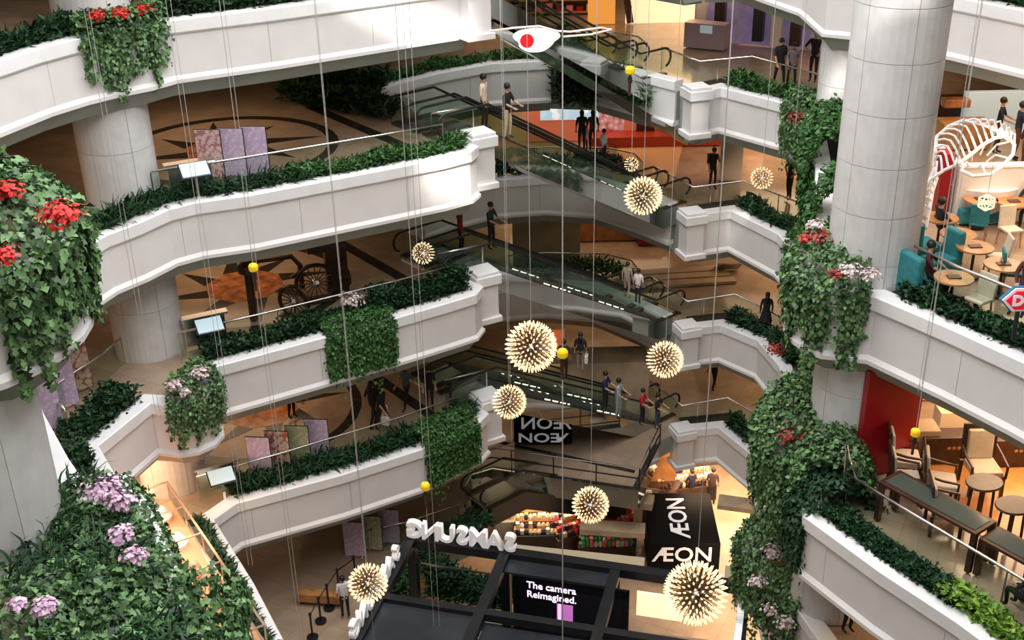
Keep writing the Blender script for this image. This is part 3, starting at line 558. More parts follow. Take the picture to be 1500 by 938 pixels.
# ------------------------------------------------------------------ escalators
EU = Vector((.77, .638, 0)); EP = Vector((-.638, .77, 0))
def escalator(ztop, x, y, label, group='escalators crossing the rear of the atrium', DP=-.75, MM='mirror'):
    root = empty('escalator', (x, y, ztop), math.atan2(EU.y, EU.x), label, 'escalator', group)
    F1, RUN, F2, DR = 1.7, 8.31, 1.3, 4.8; W2 = .52
    line = [(0, 0), (F1, 0), (F1 + RUN, -DR), (F1 + RUN + F2, -DR)]
    def side(yy, t, lo, hi, m, nm):
        pts = [(s, z + hi) for s, z in line] + [(s, z + lo) for s, z in line[::-1]]; mb = MB()
        vs = [(s, yy - t / 2, z) for s, z in pts] + [(s, yy + t / 2, z) for s, z in pts]; n = len(pts)
        mb.add(vs, [(0, 1, 6, 7), (1, 2, 5, 6), (2, 3, 4, 5), (8, 15, 14, 9), (9, 14, 13, 10), (10, 13, 12, 11)] + [(j, n + j, n + (j + 1) % n, (j + 1) % n) for j in range(n)]); return mb.build(nm, m, root)
    for sd in (-1, 1):
        side(sd * (W2 + .22), .05, DP, .02, MM, 'truss_side'); side(sd * (W2 + .05), .012, .06, .90, 'glass', 'balustrade_glass'); side(sd * (W2 + .12), .24, -.02, .05, 'bronze', 'skirt')
        H = [(s, z + .95) for s, z in line]; loop = lambda c, a0, a1: [(c[0] + .36 * math.cos(math.radians(a)), c[1] + .36 * math.sin(math.radians(a))) for a in np.linspace(a0, a1, 8)]
        pts = loop((0, .59), 250, 90)[:-1] + H[:1] + [H[1]] + [H[2]] + H[3:] + loop((F1 + RUN + F2, -DR + .59), 90, -70)[1:]
        mb = MB(); mb.tube([(s, sd * (W2 + .05), z) for s, z in pts], .045, 6); mb.build('handrail', 'black', root, smooth=True)
        mb = MB()
        for f in (.28, .62): mb.bar((F1 + RUN * f, sd * (W2 - .02), -DR * f + .02), (F1 + RUN * (f + .16), sd * (W2 - .02), -DR * (f + .16) + .02), .03, .10)
        mb.build('comb_light', 'lit', root)
    mb = MB(); vs = [(s, yy, z + DP) for s, z in line for yy in (-W2 - .22, W2 + .22)]; mb.add(vs, [(0, 2, 3, 1), (2, 4, 5, 3), (4, 6, 7, 5)])
    mb.box((0, 0, DP / 2), (.05, 2 * W2 + .4, -DP)); mb.box((F1 + RUN + F2, 0, -DR + DP / 2), (.05, 2 * W2 + .4, -DP)); mb.build('underside', MM, root)
    for cx_, cz_, w_ in ((F1 / 2 - .1, -.03, F1), (F1 + RUN + F2 / 2, -DR - .03, F2)): mb = MB(); mb.box((cx_, 0, cz_), (w_, 2 * W2, .05)); mb.build('landing_plate', 'steel', root)
    mb = MB(); n = 21; mb.box((0, 0, 0), (RUN / n, 2 * W2, .22)); st = None
    for i in range(n):
        loc = (F1 + RUN * (i + .5) / n, 0, -DR * (i + .5) / n - .1)
        if st is None: st = mb.build('step', 'step', root, loc=loc)
        else: c = st.copy(); COL.objects.link(c); c.parent = root; c.location = loc
    return root
E0 = Vector((-2.3, 36.1, 0))
mb = MB(); mb.bar(at(712, 34, -8.3), at(1000, 203, -13.4), .9, .3); tag(mb.build('trim_inclined_beam', 'mirror'), kind='structure')
for lv, t in (('A', 'top'), ('B', 'upper'), ('C', 'middle'), ('D', 'lower')):
    for k, nm in ((0, 'near'), (1, 'far')):
        p = E0 + EP * (1.75 * k + (1.3 if lv == 'A' else 0)); escalator(LEV[lv], p.x, p.y, f'{nm} escalator of the {t} crossing pair, dark glossy sides and black handrails')
p = E0 + Vector((.9, .6, 0)); escalator(LEV['E'], p.x, p.y, 'bottom escalator descending to the market floor, dark sides', MM='frame')
# ------------------------------------------------------------------ cables, globe lamps, small yellow spotlights
def along(px, py, depth):
    v = Vector((px - CX, py - CY, CAM_F)); return Vector((v.dot(XC), v.dot(YC), v.dot(ZC))) * (depth / CAM_F)
def globe_proto(n, rb=.04, lb=.07):
    rods = MB(); bulbs = MB(); g = PI * (3 - 5 ** .5)
    for i in range(n):
        y = 1 - 2 * (i + .5) / n; r = math.sqrt(1 - y * y); d = Vector((r * math.cos(g * i), r * math.sin(g * i), y))
        rods.tube([d * .12, d * .86], .012, 3, cap=False); bulbs.tube([d * .85, d * (.83), d * (.83 + lb), d * .995], [rb * .5, rb, rb, rb * .4], 5)
    return rods, bulbs
PROTO = {}
def globe(px, py, rpx, depth, label, n=150):
    p = along(px, py, depth); r = rpx * depth / CAM_F
    root = empty('globe_lamp', p, 0, label, 'pendant lamp', 'bulb-studded globe lamps hanging in the atrium')
    if n not in PROTO:
        rods, bulbs = globe_proto(n, .031 if n > 100 else .058); a = rods.build('rods', 'goldrod', root); b = bulbs.build('bulbs', 'bulb', root)
        mb = MB(); mb.ball((0, 0, 0), .05, 8)
        for i in range(16): y = 1 - 2 * (i + .5) / 16; r2 = math.sqrt(1 - y * y); d = Vector((r2 * math.cos(2.4 * i), r2 * math.sin(2.4 * i), y)); mb.tube([d * .03, d * .34], .018, 4)
        c = mb.build('core', 'bulbcore', root); PROTO[n] = (a, b, c)
        for o in (a, b): o['kind'] = 'stuff'
        for o in (a, b, c): o.scale = (r, r, r)
    else:
        for q in PROTO[n]: o = q.copy(); COL.objects.link(o); o.parent = root; o.scale = (r, r, r)
    mb = MB(); mb.tube([(0, 0, 0), (0, 0, 7.5 - p.z)], .008, 5, cap=False); mb.build('cable', 'cable', root)
    return root
for a in [(778, 508, 39, 30.8, 'large warm globe lamp beside a yellow spotlight, centre of the atrium', 300), (974, 527, 28, 33.7, 'globe lamp left of the third stepped white pier', 260), (746, 589, 26, 33, 'globe lamp in front of the black box built as a mirror reflection', 240),
          (865, 740, 28, 33.7, 'globe lamp above the red market stall', 240), (1019, 869, 48, 27.0, 'largest globe lamp, low at the right of the black booth', 340), (539, 855, 30, 28.2, 'globe lamp above the left row of white booth letters', 240),
          (942, 287, 29, 32.5, 'globe lamp beside the middle escalator landing', 260), (620, 371, 17, 30.5, 'small globe lamp in front of the second left floor, alone', 120), (1116, 261, 17, 32.8, 'small globe lamp in front of the brown floor, upper right', 120),
          (925, 241, 11, 34, 'tiniest globe lamp just above the one at the middle landing', 60)]:
    globe(*a)
# geometric cage lamp in the cafe
p = at(1445, 297, -9.6); r_ = empty('cage_lamp', p, 0, 'small white geometric cage lamp hanging over the cafe tables', 'pendant lamp')
bm = bmesh.new(); bmesh.ops.create_icosphere(bm, subdivisions=1, radius=.2); mb = MB()
for e in bm.edges: mb.tube([e.verts[0].co, e.verts[1].co], .012, 4)
bm.free(); mb.build('cage', 'bulb', r_); mb = MB(); mb.ball((0, 0, 0), .04, 8); mb.build('bulb', 'bulbcore', r_); mb = MB(); mb.tube([(0, 0, .2), (0, 0, -8.2 + .0 - p.z)], .008, 4); mb.build('cable', 'cable', r_)
def cable(px, py0, depth, zb, label, r=.011, pair=0.):
    p = along(px, py0, depth); root = empty('steel_cable', (p.x, p.y, zb), 0, label, 'cable', 'thin vertical cables in the atrium')
    for k in ((0,) if not pair else (-pair / 2, pair / 2)):
        mb = MB(); mb.tube([(k, 0, 0), (k, 0, 7.5 - zb)], r, 5); mb.build('wire', 'cable', root)
for px, d, zb, pr, r, lb in [(124, 24, -14.5, .10, .0062, 'double cable furthest left, passing the white column'), (246, 24, -19, .10, .0062, 'double cable left of centre crossing the upper left compass floor'), (324, 24.5, -22, .09, .0062, 'double cable over the poster row, left'),
        (462, 25, -23, 0, .006, 'single thin cable over the middle of the left balconies'), (584, 25, -22, .16, .0062, 'double cable near the right end of the left balconies'), (824, 24, -24, 0, .017, 'thickest cable, running straight down the middle of the view'),
        (735, 25, -16, 0, .006, 'thin cable left of the two men on the escalator top'), (875, 26, -10, 0, .009, 'thin cable right of the thickest one, ending in mid-air'), (1182, 27, -8.5, 0, .006, 'short thin cable left of the tall column'), (1075, 28, -18, 0, .006, 'thin cable over the stepped white piers'),
        (1436, 22, -13, .06, .006, 'double cable crossing the right cafe balcony')]:
    cable(px, 0, d, zb, lb, r, pr)
for px, py, d, lb in [(371, 392, 27, 'small yellow spotlight over the spoked wheels'), (824, 518, 25, 'yellow spotlight on the thick central cable beside the large globe'), (923, 103, 29, 'yellow spotlight high up before the top escalator'), (623, 713, 26, 'yellow spotlight above the reversed booth letters'), (1341, 634, 20, 'yellow spotlight in front of the lounge')]:
    p = along(px, py, d); s = 1.0 if px != 824 else 1.15; root = empty('hanging_spotlight', p, 0, lb, 'spotlight', 'yellow spotlights hanging on cables'); R = 7.2 * d / CAM_F * s
    mb = MB(); mb.lathe((0, 0, -R * .75), [(0, 0), (R * .8, 0), (R, R * .3), (R, R * 1.1), (R * .75, R * 1.5), (0, R * 1.55)], 8); mb.build('yellow_housing', 'yellow', root)
    mb = MB(); mb.cyl((0, 0, -R * 5.2), R * .30, R * 4.4, 8); mb.box((0, 0, -R * 2), (R * .9, R * .5, R * 1.2)); mb.build('weight', 'dwood', root)
    mb = MB(); mb.tube([(0, 0, R * .8), (0, 0, 7.5 - p.z)], .006, 5, cap=False); mb.build('cable', 'cable', root)

# ------------------------------------------------------------------ people
CL = {}
def cloth(c):
    k = tuple(c)
    if k not in CL: CL[k] = mat('clothing_%s' % {0: 'dark', 1: 'light'}[int(sum(c) > .6)], c, .8, var=.12, scale=12.)
    return CL[k]
def hand_mesh():
    mb = MB(); mb.box((0, 0, -.045), (.075, .028, .09))
    for i, (x, l) in enumerate(((-.028, .055), (-.010, .068), (.010, .064), (.028, .05))):
        mb.tube([(x, 0, -.085), (x, -.008, -.085 - l * .55), (x, -.03, -.085 - l)], [.010, .009, .006], 5)
    mb.tube([(.036, 0, -.02), (.058, -.01, -.05), (.055, -.025, -.08)], [.012, .010, .007], 5); return mb
HAND = None
NPEOPLE = 0
def person(x, y, z, rz, pose, label, shirt=(.02, .02, .025), pants=(.015, .018, .03), h=1.7, sleeves='short', hair=(.012, .01, .009), long_hair=False, bag=None, skirt=False, group=None):
    """rz: heading in degrees, 0 looks towards the camera side (-Y), 90 to the right (+X)"""
    global HAND
    k = h / 1.7; root = empty('person', (x, y, z), math.radians(rz), label, 'person', group); rnd = random.Random(int(x * 100 + y * 10))
    J = dict(pel=(0, 0, .93), sp=(0, .01, 1.1), ch=(0, .0, 1.30), nk=(0, .0, 1.455), hb=(0, -.01, 1.53), hm=(0, -.025, 1.61), ht=(0, -.01, 1.675))
    A = {}
    for s, c in ((-1, 'l'), (1, 'r')):
        sw = s * (.22 if pose == 'walk' else .03)
        A[c] = dict(sh=(s * .175, .0, 1.395), el=(s * .225, .02 + sw * .4, 1.12), wr=(s * .225, -.06 + sw, .89), hip=(s * .085, 0, .90), kn=(s * .095, -.03 - sw * .6, .50), an=(s * .095, .02 - sw * 1.1 + (.05 if pose == 'walk' and s * sw < 0 else 0), .085), toe=(s * .105, -.13 - sw * 1.1, .035))
        if pose == 'lean': A[c].update(el=(s * .24, -.10, 1.14), wr=(s * .20, -.33, 1.05))
        if pose == 'phone' and s > 0: A[c].update(el=(.21, -.12, 1.14), wr=(.10, -.24, 1.33))
        if pose == 'hips': A[c].update(el=(s * .36, .06, 1.15), wr=(s * .18, -.02, .98))
        if pose == 'sit': A[c].update(kn=(s * .13, -.44, .50), an=(s * .12, -.40, .085), toe=(s * .13, -.55, .035), hip=(s * .09, -.06, .50), el=(s * .23, -.10, .76), wr=(s * .12, -.32, .66), sh=(s * .175, .05, .97))
    if pose == 'sit':
        J = {n: (v[0], v[1] + .04, v[2] - .43) for n, v in J.items()}; J['pel'] = (0, 0, .52)
    if pose == 'bend':
        for n, a in (('sp', .10), ('ch', .26), ('nk', .40), ('hb', .47), ('hm', .53), ('ht', .57)): J[n] = (0, J[n][1] - a, J[n][2] - a * .38)
        for c, s in (('l', -1), ('r', 1)): A[c].update(sh=(s * .175, -.32, 1.26), el=(s * .2, -.42, .98), wr=(s * .14, -.6, .86))
    R = dict(pel=.125, sp=.115, ch=.14, nk=.052, hb=.062, hm=.088, ht=.06, sh=.062, el=.043, wr=.030, hip=.085, kn=.058, an=.040, toe=.034)
    vs, rd, ed, seg = [], [], [], []
    def add(p, r): vs.append(Vector(p) * k); rd.append(r * k); return len(vs) - 1
    ids = {n: add(J[n], R[n]) for n in ('pel', 'sp', 'ch', 'nk', 'hb', 'hm', 'ht')}
    def link(a, b, t): ed.append((a, b)); seg.append((a, b, t))
    link(ids['pel'], ids['sp'], 1); link(ids['sp'], ids['ch'], 1); link(ids['ch'], ids['nk'], 1); link(ids['nk'], ids['hb'], 0); link(ids['hb'], ids['hm'], 0); link(ids['hm'], ids['ht'], 0)
    for c in 'lr':
        a = A[c]; i = {n: add(a[n], R[n]) for n in ('sh', 'el', 'wr', 'hip', 'kn', 'an', 'toe')}
        link(ids['ch'], i['sh'], 1); link(i['sh'], i['el'], 1); link(i['el'], i['wr'], 0 if sleeves == 'short' else 1)
        link(ids['pel'], i['hip'], 2); link(i['hip'], i['kn'], 2); link(i['kn'], i['an'], 0 if skirt else 2); link(i['an'], i['toe'], 3)
        a['i'] = i
    me = bpy.data.meshes.new('tmp'); me.from_pydata(vs, ed, []); o = bpy.data.objects.new('tmp', me); COL.objects.link(o)
    md = o.modifiers.new('s', 'SKIN'); md.use_smooth_shade = True
    for i, d in enumerate(me.skin_vertices[0].data): d.radius = (rd[i] * (1.15 if i in (1, 2) else 1), rd[i] * (.85 if i in (1, 2) else 1)); d.use_root = (i == 0)
    o.modifiers.new('u', 'SUBSURF').levels = 1
    bpy.context.view_layer.update(); ev = o.evaluated_get(bpy.context.evaluated_depsgraph_get()); bmsh = bpy.data.meshes.new_from_object(ev)
    bpy.data.objects.remove(o); bmsh.name = 'body'
    for m in (M['skin'], cloth(shirt), cloth(pants), M['black']): bmsh.materials.append(m)
    C_ = np.empty(len(bmsh.polygons) * 3); bmsh.polygons.foreach_get('center', C_); C_ = C_.reshape(-1, 3); best = np.full(len(C_), 1e9); mi = np.zeros(len(C_), int)
    for a, b, t in seg:
        pa, pb = np.array(vs[a]), np.array(vs[b]); ab = pb - pa; tt = np.clip(((C_ - pa) @ ab) / (ab @ ab), 0, 1); dd = np.linalg.norm(C_ - pa - tt[:, None] * ab, axis=1) - (rd[a] * (1 - tt) + rd[b] * tt)
        w = dd < best; best[w] = dd[w]; mi[w] = t
    bmsh.polygons.foreach_set('material_index', mi.astype(np.int32))
    b = bpy.data.objects.new('body', bmsh); COL.objects.link(b); b.parent = root
    hm = Vector(J['hm']) * k; mb = MB()
    mb.ball(hm + Vector((0, .022, .028)) * k, .108 * k, 10, (.92, 1.0, 1.0))
    if long_hair: mb.tube([hm + Vector((0, .07, .0)) * k, hm + Vector((0, .09, -.15)) * k, hm + Vector((0, .09, -.30)) * k], [.085 * k, .08 * k, .05 * k], 8)
    mb.build('hair', cloth(hair) if sum(hair) > .1 else M['hair'], root, smooth=True)
    f = MB(); hc = hm + Vector((0, -.078, -.005)) * k
    f.ball(hc + Vector((0, -.018, -.012)) * k, .016 * k, 6, (1, 1, 1.6)); f.build('nose', 'skin', root)
    for sx in (-1, 1): f = MB(); f.ball(hc + Vector((sx * .032, -.004, .012)) * k, .010 * k, 6); f.build('eye', 'hair', root)
    f = MB(); f.box(hc + Vector((0, -.006, -.05)) * k, (.04 * k, .01, .008)); f.build('mouth', 'redd', root)
    for c in 'lr':
        w_ = Vector(A[c]['wr']) * k; d_ = (w_ - Vector(A[c]['el']) * k).normalized(); q = Vector((0, 0, -1)).rotation_difference(d_)
        if HAND is None: hd = hand_mesh().build('hand', 'skin', root); HAND = hd.data
        else: hd = bpy.data.objects.new('hand', HAND); COL.objects.link(hd); hd.parent = root
        hd.location = w_; hd.rotation_euler = q.to_euler(); hd.scale = (k if c == 'r' else -k, k, k)
    if skirt:
        mb = MB(); mb.lathe((0, 0, 0), [(.14 * k, 1.0 * k), (.19 * k, .8 * k), (.25 * k, .52 * k)], 12); mb.build('skirt', cloth(pants), root)
    if bag == 'backpack':
        mb = MB(); mb.box((0, .22, 1.20 * k), (.30, .18, .44)); mb.build('backpack', 'black', root, bevel=.05)
    elif bag == 'tote':
        w_ = Vector(A['l']['wr']) * k; mb = MB(); mb.box(w_ + Vector((0, 0, -.32)), (.12, .28, .30)); mb.tube([w_ + Vector((0, -.1, -.17)), w_ + Vector((0, 0, -.02)), w_ + Vector((0, .1, -.17))], .012, 5); mb.build('tote_bag', cloth((.75, .72, .68)), root)
    elif bag == 'apron':
        mb = MB(); mb.box((0, -.15, 1.0 * k), (.30, .02, .6)); mb.build('apron', cloth((.6, .6, .62)), root)
    return root
W_ = (.72, .68, .64); BK = (.014, .013, .016); NV = (.012, .018, .045)
def pp(px, py, lv, rz, pose, label, dz=0., **kw):
    q = at(px, py, (LEV[lv] if isinstance(lv, str) else lv) + dz); return person(q.x, q.y, q.z, rz, pose, label, **kw)
pp(710, 190, 'B', 70, 'stand', 'man in a cream T-shirt standing at the top of the upper escalator', shirt=(.80, .68, .52), pants=(.03, .022, .015), h=1.82)
pp(744, 203, 'B', 60, 'lean', 'man in a black T-shirt and beige trousers just below the escalator top', dz=-.35, shirt=BK, pants=(.62, .50, .33), h=1.82)
pp(852, 222, 'C', 180, 'stand', 'long-haired woman in black near the orange advertising wall, left of a pair', dz=1.1, shirt=BK, pants=BK, long_hair=True)
pp(868, 222, 'C', 180, 'stand', 'woman in dark clothes near the orange wall, right of a pair', dz=1.1, shirt=(.05, .03, .025), pants=BK, long_hair=True)
pp(857, 226, 'C', 150, 'stand', 'child in a white top in front of the two dark-clad women', dz=.9, shirt=(.8, .78, .76), pants=NV, h=1.2)
pp(884, 240, 'C', 120, 'stand', 'visitor in a white shirt riding the upper escalator, right of the child', dz=.7, shirt=(.85, .84, .82), pants=NV, h=1.45)
pp(1043, 277, 'C', 20, 'phone', 'person with black backpack making a call on the orange-brown floor', shirt=BK, pants=BK, bag='backpack')
pp(1155, 292, 'C', -60, 'hips', 'dark figure with hands on hips at the right edge of the brown floor', shirt=(.02, .014, .012), pants=BK, h=1.78)
pp(1140, 128, 'B', 10, 'walk', 'person in black shirt walking by the purple shop, left of three', shirt=BK, pants=BK, h=1.75)
pp(1158, 128, 'B', 0, 'walk', 'person in grey top and dark jeans walking by the purple shop, middle of three', shirt=(.22, .20, .22), pants=NV, h=1.6)
pp(1190, 120, 'B', -30, 'hips', 'tall dark figure beside the sunlit column, right of three', shirt=BK, pants=BK, h=1.85)
pp(676, 372, 'C', 80, 'stand', 'woman in a red coat stepping onto the middle escalator', shirt=(.22, .012, .015), pants=BK, sleeves='long', long_hair=True)
pp(720, 365, 'C', 60, 'lean', 'man in black riding down the middle escalator near its top', dz=-.2, shirt=(.02, .03, .035), pants=BK, h=1.78)
pp(1120, 487, 'D', 170, 'stand', 'woman in a long black coat at the glass rail, third right landing', shirt=BK, pants=BK, sleeves='long', long_hair=True, skirt=True)
pp(918, 437, 'C', 150, 'stand', 'visitor in a beige coat on the middle escalator', dz=-3.2, shirt=(.40, .32, .26), pants=(.4, .32, .26), sleeves='long', h=1.5)
pp(934, 445, 'C', 150, 'stand', 'visitor in white beside the one in beige on the middle escalator', dz=-3.4, shirt=(.8, .76, .74), pants=NV, h=1.45)
pp(548, 625, 'D', 140, 'walk', 'person in black with a white tote bag, left of the group by the dark ring', shirt=BK, pants=BK, bag='tote', h=1.75, long_hair=True)
pp(556, 618, 'D', 130, 'walk', 'person in black close behind the one with the tote bag', shirt=(.03, .03, .03), pants=(.02, .02, .02), h=1.72)
pp(562, 630, 'D', 60, 'walk', 'person with a pale handbag in front of the group by the dark ring', shirt=BK, pants=(.03, .02, .02), h=1.68, bag='tote')
pp(597, 598, 'D', -40, 'walk', 'person in a dusty blue shirt striding over the dark band, third left floor', shirt=(.10, .13, .16), pants=BK, h=1.75)
pp(428, 612, 'D', 60, 'bend', 'dark figure bending over on the third left floor under the white parapet', shirt=BK, pants=BK, h=1.7)
pp(850, 545, 'D', 170, 'stand', 'woman in black with a cream bag at the rear of the third floor', dz=-.6, shirt=BK, pants=(.3, .22, .2), long_hair=True, h=1.65, bag='tote')
pp(826, 555, 'D', 170, 'stand', 'dark-clad visitor left of the woman with the cream bag', dz=-.8, shirt=(.04, .02, .03), pants=BK, h=1.65)
for px, py, dz, sh, pn, lb, h in [(886, 602, -2.2, (.012, .02, .09), BK, 'person in dark blue on the lower escalator, highest of four', 1.7), (905, 612, -2.7, (.38, .48, .60), (.35, .38, .40), 'person in pale blue checked shirt on the lower escalator', 1.72), (940, 622, -3.2, (.50, .02, .03), BK, 'person in a bright red top on the lower escalator', 1.6), (962, 628, -3.6, BK, (.05, .07, .11), 'person in black on the lower escalator, lowest of four', 1.6)]:
    pp(px, py, 'D', 60, 'lean', lb, dz=dz, shirt=sh, pants=pn, h=h)
pp(1045, 570, 'E', 140, 'walk', 'dark figure striding away on the brown floor below the third pier', shirt=BK, pants=BK, h=1.8)
pp(802, 752, 'F', 150, 'stand', 'person in a white top and blue jeans among the dark stairs', dz=1.6, shirt=(.75, .75, .75), pants=(.05, .09, .14), h=1.7, long_hair=True)
pp(1042, 738, 'F', 160, 'stand', 'tall person in dark shirt at the perfume stall', shirt=(.05, .03, .03), pants=BK, h=1.85)
pp(1012, 735, 'F', 200, 'lean', 'shopkeeper in a navy floral blouse behind the stall counter', shirt=NV, pants=BK, h=1.65)
pp(968, 742, 'F', 30, 'bend', 'dark red clad vendor bending at the round counter', shirt=(.10, .015, .015), pants=BK, h=1.7)
pp(507, 905, 'E', 200, 'stand', 'person in a white blouse by the queue posts, partly behind the globe lamp', shirt=(.75, .75, .78), pants=BK, h=1.68)
pp(548, 945, 'E', 100, 'stand', 'person in blue at the booth counter behind the white letters', shirt=(.04, .05, .30), pants=BK, h=1.6)
pp(630, 600, 'D', 10, 'stand', 'faint figure in the dark behind the third left floor', shirt=BK, pants=BK)

# ------------------------------------------------------------------ posters, information boards
def poster(px, py, lv, m, label, w=.74, h=1.42, rz=-.1, lean=.0):
    q = at(px, py, LEV[lv]); root = empty('poster_stand', q, rz, label, 'poster', 'printed floral poster stands on the left floors')
    mb = MB(); mb.box((0, 0, h / 2 + .06), (w, .03, h)); mb.build('printed_panel', m, root)
    mb = MB(); mb.box((0, .02, h / 2 + .06), (w + .04, .025, h + .04)); mb.build('backing', 'frame', root)
    for s in (-1, 1): mb = MB(); mb.box((s * w * .35, .03, .03), (.06, .4, .05)); mb.build('foot', 'steel', root)
P1 = print_mat('poster_lilac', (.66, .52, .70), (.80, .70, .80), (.60, .44, .64), 9); P2_ = print_mat('poster_pink', (.74, .52, .52), (.80, .68, .62), (.55, .22, .22), 9); P3_ = print_mat('poster_green', (.42, .42, .28), (.66, .55, .38), (.36, .40, .20), 7); P4_ = print_mat('poster_peach', (.62, .44, .36), (.70, .58, .46), (.42, .12, .10), 7)
for a in [(312, 262, 'B', P2_, 'pink and cream floral poster, leftmost of three on the upper left floor'), (345, 260, 'B', P1, 'lilac poster, middle of three on the upper left floor'), (378, 257, 'B', P1, 'lilac poster, rightmost of three on the upper left floor'),
          (384, 699, 'D', P1, 'lilac poster, leftmost of four on the third left floor'), (411, 690, 'D', P4_, 'peach and red floral poster, second of four on the third left floor'), (440, 682, 'D', P3_, 'peach and green floral poster, third of four on the third left floor'), (468, 672, 'D', P1, 'lilac poster, rightmost of four on the third left floor'),
          (521, 816, 'E', P1, 'dim purple poster, left of three on the lowest left floor'), (546, 807, 'E', P3_, 'dim ochre poster, middle of three on the lowest left floor'), (572, 797, 'E', P1, 'dim purple poster, right of three on the lowest left floor')]: poster(*a)
for px, py, m, lb in [(75, 640, P1, 'purple banner furthest left under the near planter'), (97, 600, P1, 'lilac banner second from left under the near planter'), (118, 575, P4_, 'peach banner right of the lilac ones under the near planter')]:
    poster(px, py, 'C', m, lb, .85, 2.0, .9)
def board(px, py, lv, label):
    q = at(px, py, LEV[lv]); root = empty('information_board', q, .45, label, 'display stand', 'tilted information screens at the left ends of the rails')
    mb = MB(); mb.box((0, 0, .45), (.08, .08, .9)); mb.build('post', 'steel', root)
    mb = MB(); mb.box((0, 0, .95), (.75, .5, .04), rx=.5); mb.build('lit_screen', 'screen', root)
    mb = MB(); mb.box((0, .02, .91), (.82, .56, .04), rx=.5); mb.build('case', 'frame', root)
    mb = MB(); mb.bar((-.7, .75, .95), (.7, .75, .95), .3, .06); mb.box((0, .75, .48), (1.2, .05, .9)); mb.build('shelf', 'steel', root)
board(292, 296, 'B', 'tilted screen at the left end of the upper left rail'); board(313, 518, 'C', 'tilted screen at the left end of the second left rail'); board(330, 735, 'D', 'tilted screen at the left end of the third left rail')

# ------------------------------------------------------------------ wheeled sculpture on the second left floor
def wheel(px, py, R, label, rz):
    q = at(px, py, LEV['C']); root = empty('display_wheel', q, rz, label, 'wheel', 'antique machine display on the second left floor')
    mb = MB(); mb.tube([(R * math.cos(a), 0, R + R * math.sin(a)) for a in np.linspace(0, 2 * PI, 29)[:-1]], .07, 6, closed=True); mb.build('rim', 'bronze', root)
    for k in range(8): a = PI * k / 8; mb = MB(); mb.bar((R * math.cos(a), 0, R + R * math.sin(a)), (-R * math.cos(a), 0, R - R * math.sin(a)), .03); mb.build('spoke', 'dwood', root)
    mb = MB(); mb.ball((0, 0, R), .16, 8); mb.build('hub', 'steel', root)
    mb = MB(); mb.cyl((0, .05, .0), .01, R, 6); mb.box((0, 0, .03), (.9, .5, .06)); mb.build('stand', 'dwood', root)
wheel(465, 440, .62, 'larger spoked wheel of the machine display', .3); wheel(433, 462, .50, 'smaller spoked wheel of the machine display', -.3)
q = at(372, 468, LEV['C']); r_ = empty('machine_pillar', q, 0, 'dark red upright pillar of the machine display with a lamp head', 'sculpture')
mb = MB(); mb.cyl((0, 0, 0), .13, 1.6, 12); mb.build('shaft', 'dwood', r_); mb = MB(); mb.lathe((0, 0, 1.55), [(.14, 0), (.3, .1), (.3, .35), (.1, .5), (0, .5)], 12); mb.build('head', 'dwood', r_)
q = at(410, 430, LEV['C']); r_ = empty('arched_sculpture', q, .3, 'dark arched frame of the machine display behind the small wheel', 'sculpture')
mb = MB(); mb.tube([(-.9, 0, 0), (-.9, 0, 1.0), (-.6, 0, 1.25), (.5, 0, 1.25), (.75, 0, .9), (.75, 0, 0)], .09, 8); mb.build('arch', 'dwood', r_); mb = MB(); mb.tube([(.4, 0, .5), (1.0, .2, .75), (1.9, .3, .6)], .06, 8); mb.cyl((1.9, .3, .5), .2, .2, 10); mb.build('horn', 'bronze', r_)
q = at(497, 430, LEV['C']); r_ = empty('machine_cabinet', q, .3, 'tall dark cabinet right of the large wheel on the second left floor', 'cabinet')
mb = MB(); mb.box((0, .2, .9), (.7, .5, 1.8)); mb.box((-.4, .1, 1.6), (1.0, .2, .2)); mb.box((.1, .3, 1.9), (.9, .6, .15)); mb.build('body', 'dwood', r_, bevel=.03); mb = MB(); mb.cyl((.1, -.25, .45), .3, .1, 16); mb.build('dial', 'bronze', r_)

# ------------------------------------------------------------------ peach glass display case on the lower left walkway
a = at(214, 716, -19.3); b = at(352, 930, -19.3); ax = (b - a); ln = ax.length; r_ = empty('glass_display_case', (a.x, a.y, LEV['D']), math.atan2(ax.y, ax.x), 'long peach-lit glass display case beside the slanting rail, lower left', 'display case')
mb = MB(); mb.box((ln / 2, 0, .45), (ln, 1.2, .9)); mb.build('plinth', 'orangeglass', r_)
mb = MB()
for s in (-.62, .62):
    mb.bar((0, s, 1.6), (ln, s, 1.6), .05); mb.bar((0, s, .9), (ln, s, .9), .05)
    for k in range(6): mb.bar((ln * k / 5, s, .9), (ln * k / 5, s, 1.6), .04)
for k in range(6): mb.bar((ln * k / 5, -.62, 1.6), (ln * k / 5, .62, 1.6), .04)
mb.build('metal_frame', mat('pale_brass', (.80, .62, .48), .3, .8), r_)
for k in range(5):
    mb = MB(); mb.box((ln * (k + .5) / 5, 0, 1.6), (ln / 5 - .06, 1.18, .012)); mb.build('top_pane', 'clear', r_)
for k, (m, w) in enumerate((('letter', .5), ('letter', .45), ('orangeglass', .3), ('yellow', .22), ('letter', .3))):
    mb = MB(); mb.lathe((ln * (k + .5) / 5, .1, .9), [(0, 0), (w * .6, 0), (w * .7, .15), (w * .3, .4), (0, .45)], 12); mb.build('exhibit', m, r_)
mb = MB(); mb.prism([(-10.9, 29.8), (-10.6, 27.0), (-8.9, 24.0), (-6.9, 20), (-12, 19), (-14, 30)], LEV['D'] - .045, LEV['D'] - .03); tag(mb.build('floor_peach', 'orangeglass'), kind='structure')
area('display_glow', ((a.x + b.x) / 2 - 1.2, (a.y + b.y) / 2, LEV['D'] + 2.5), 3, 5, 170, (1, .62, .38))

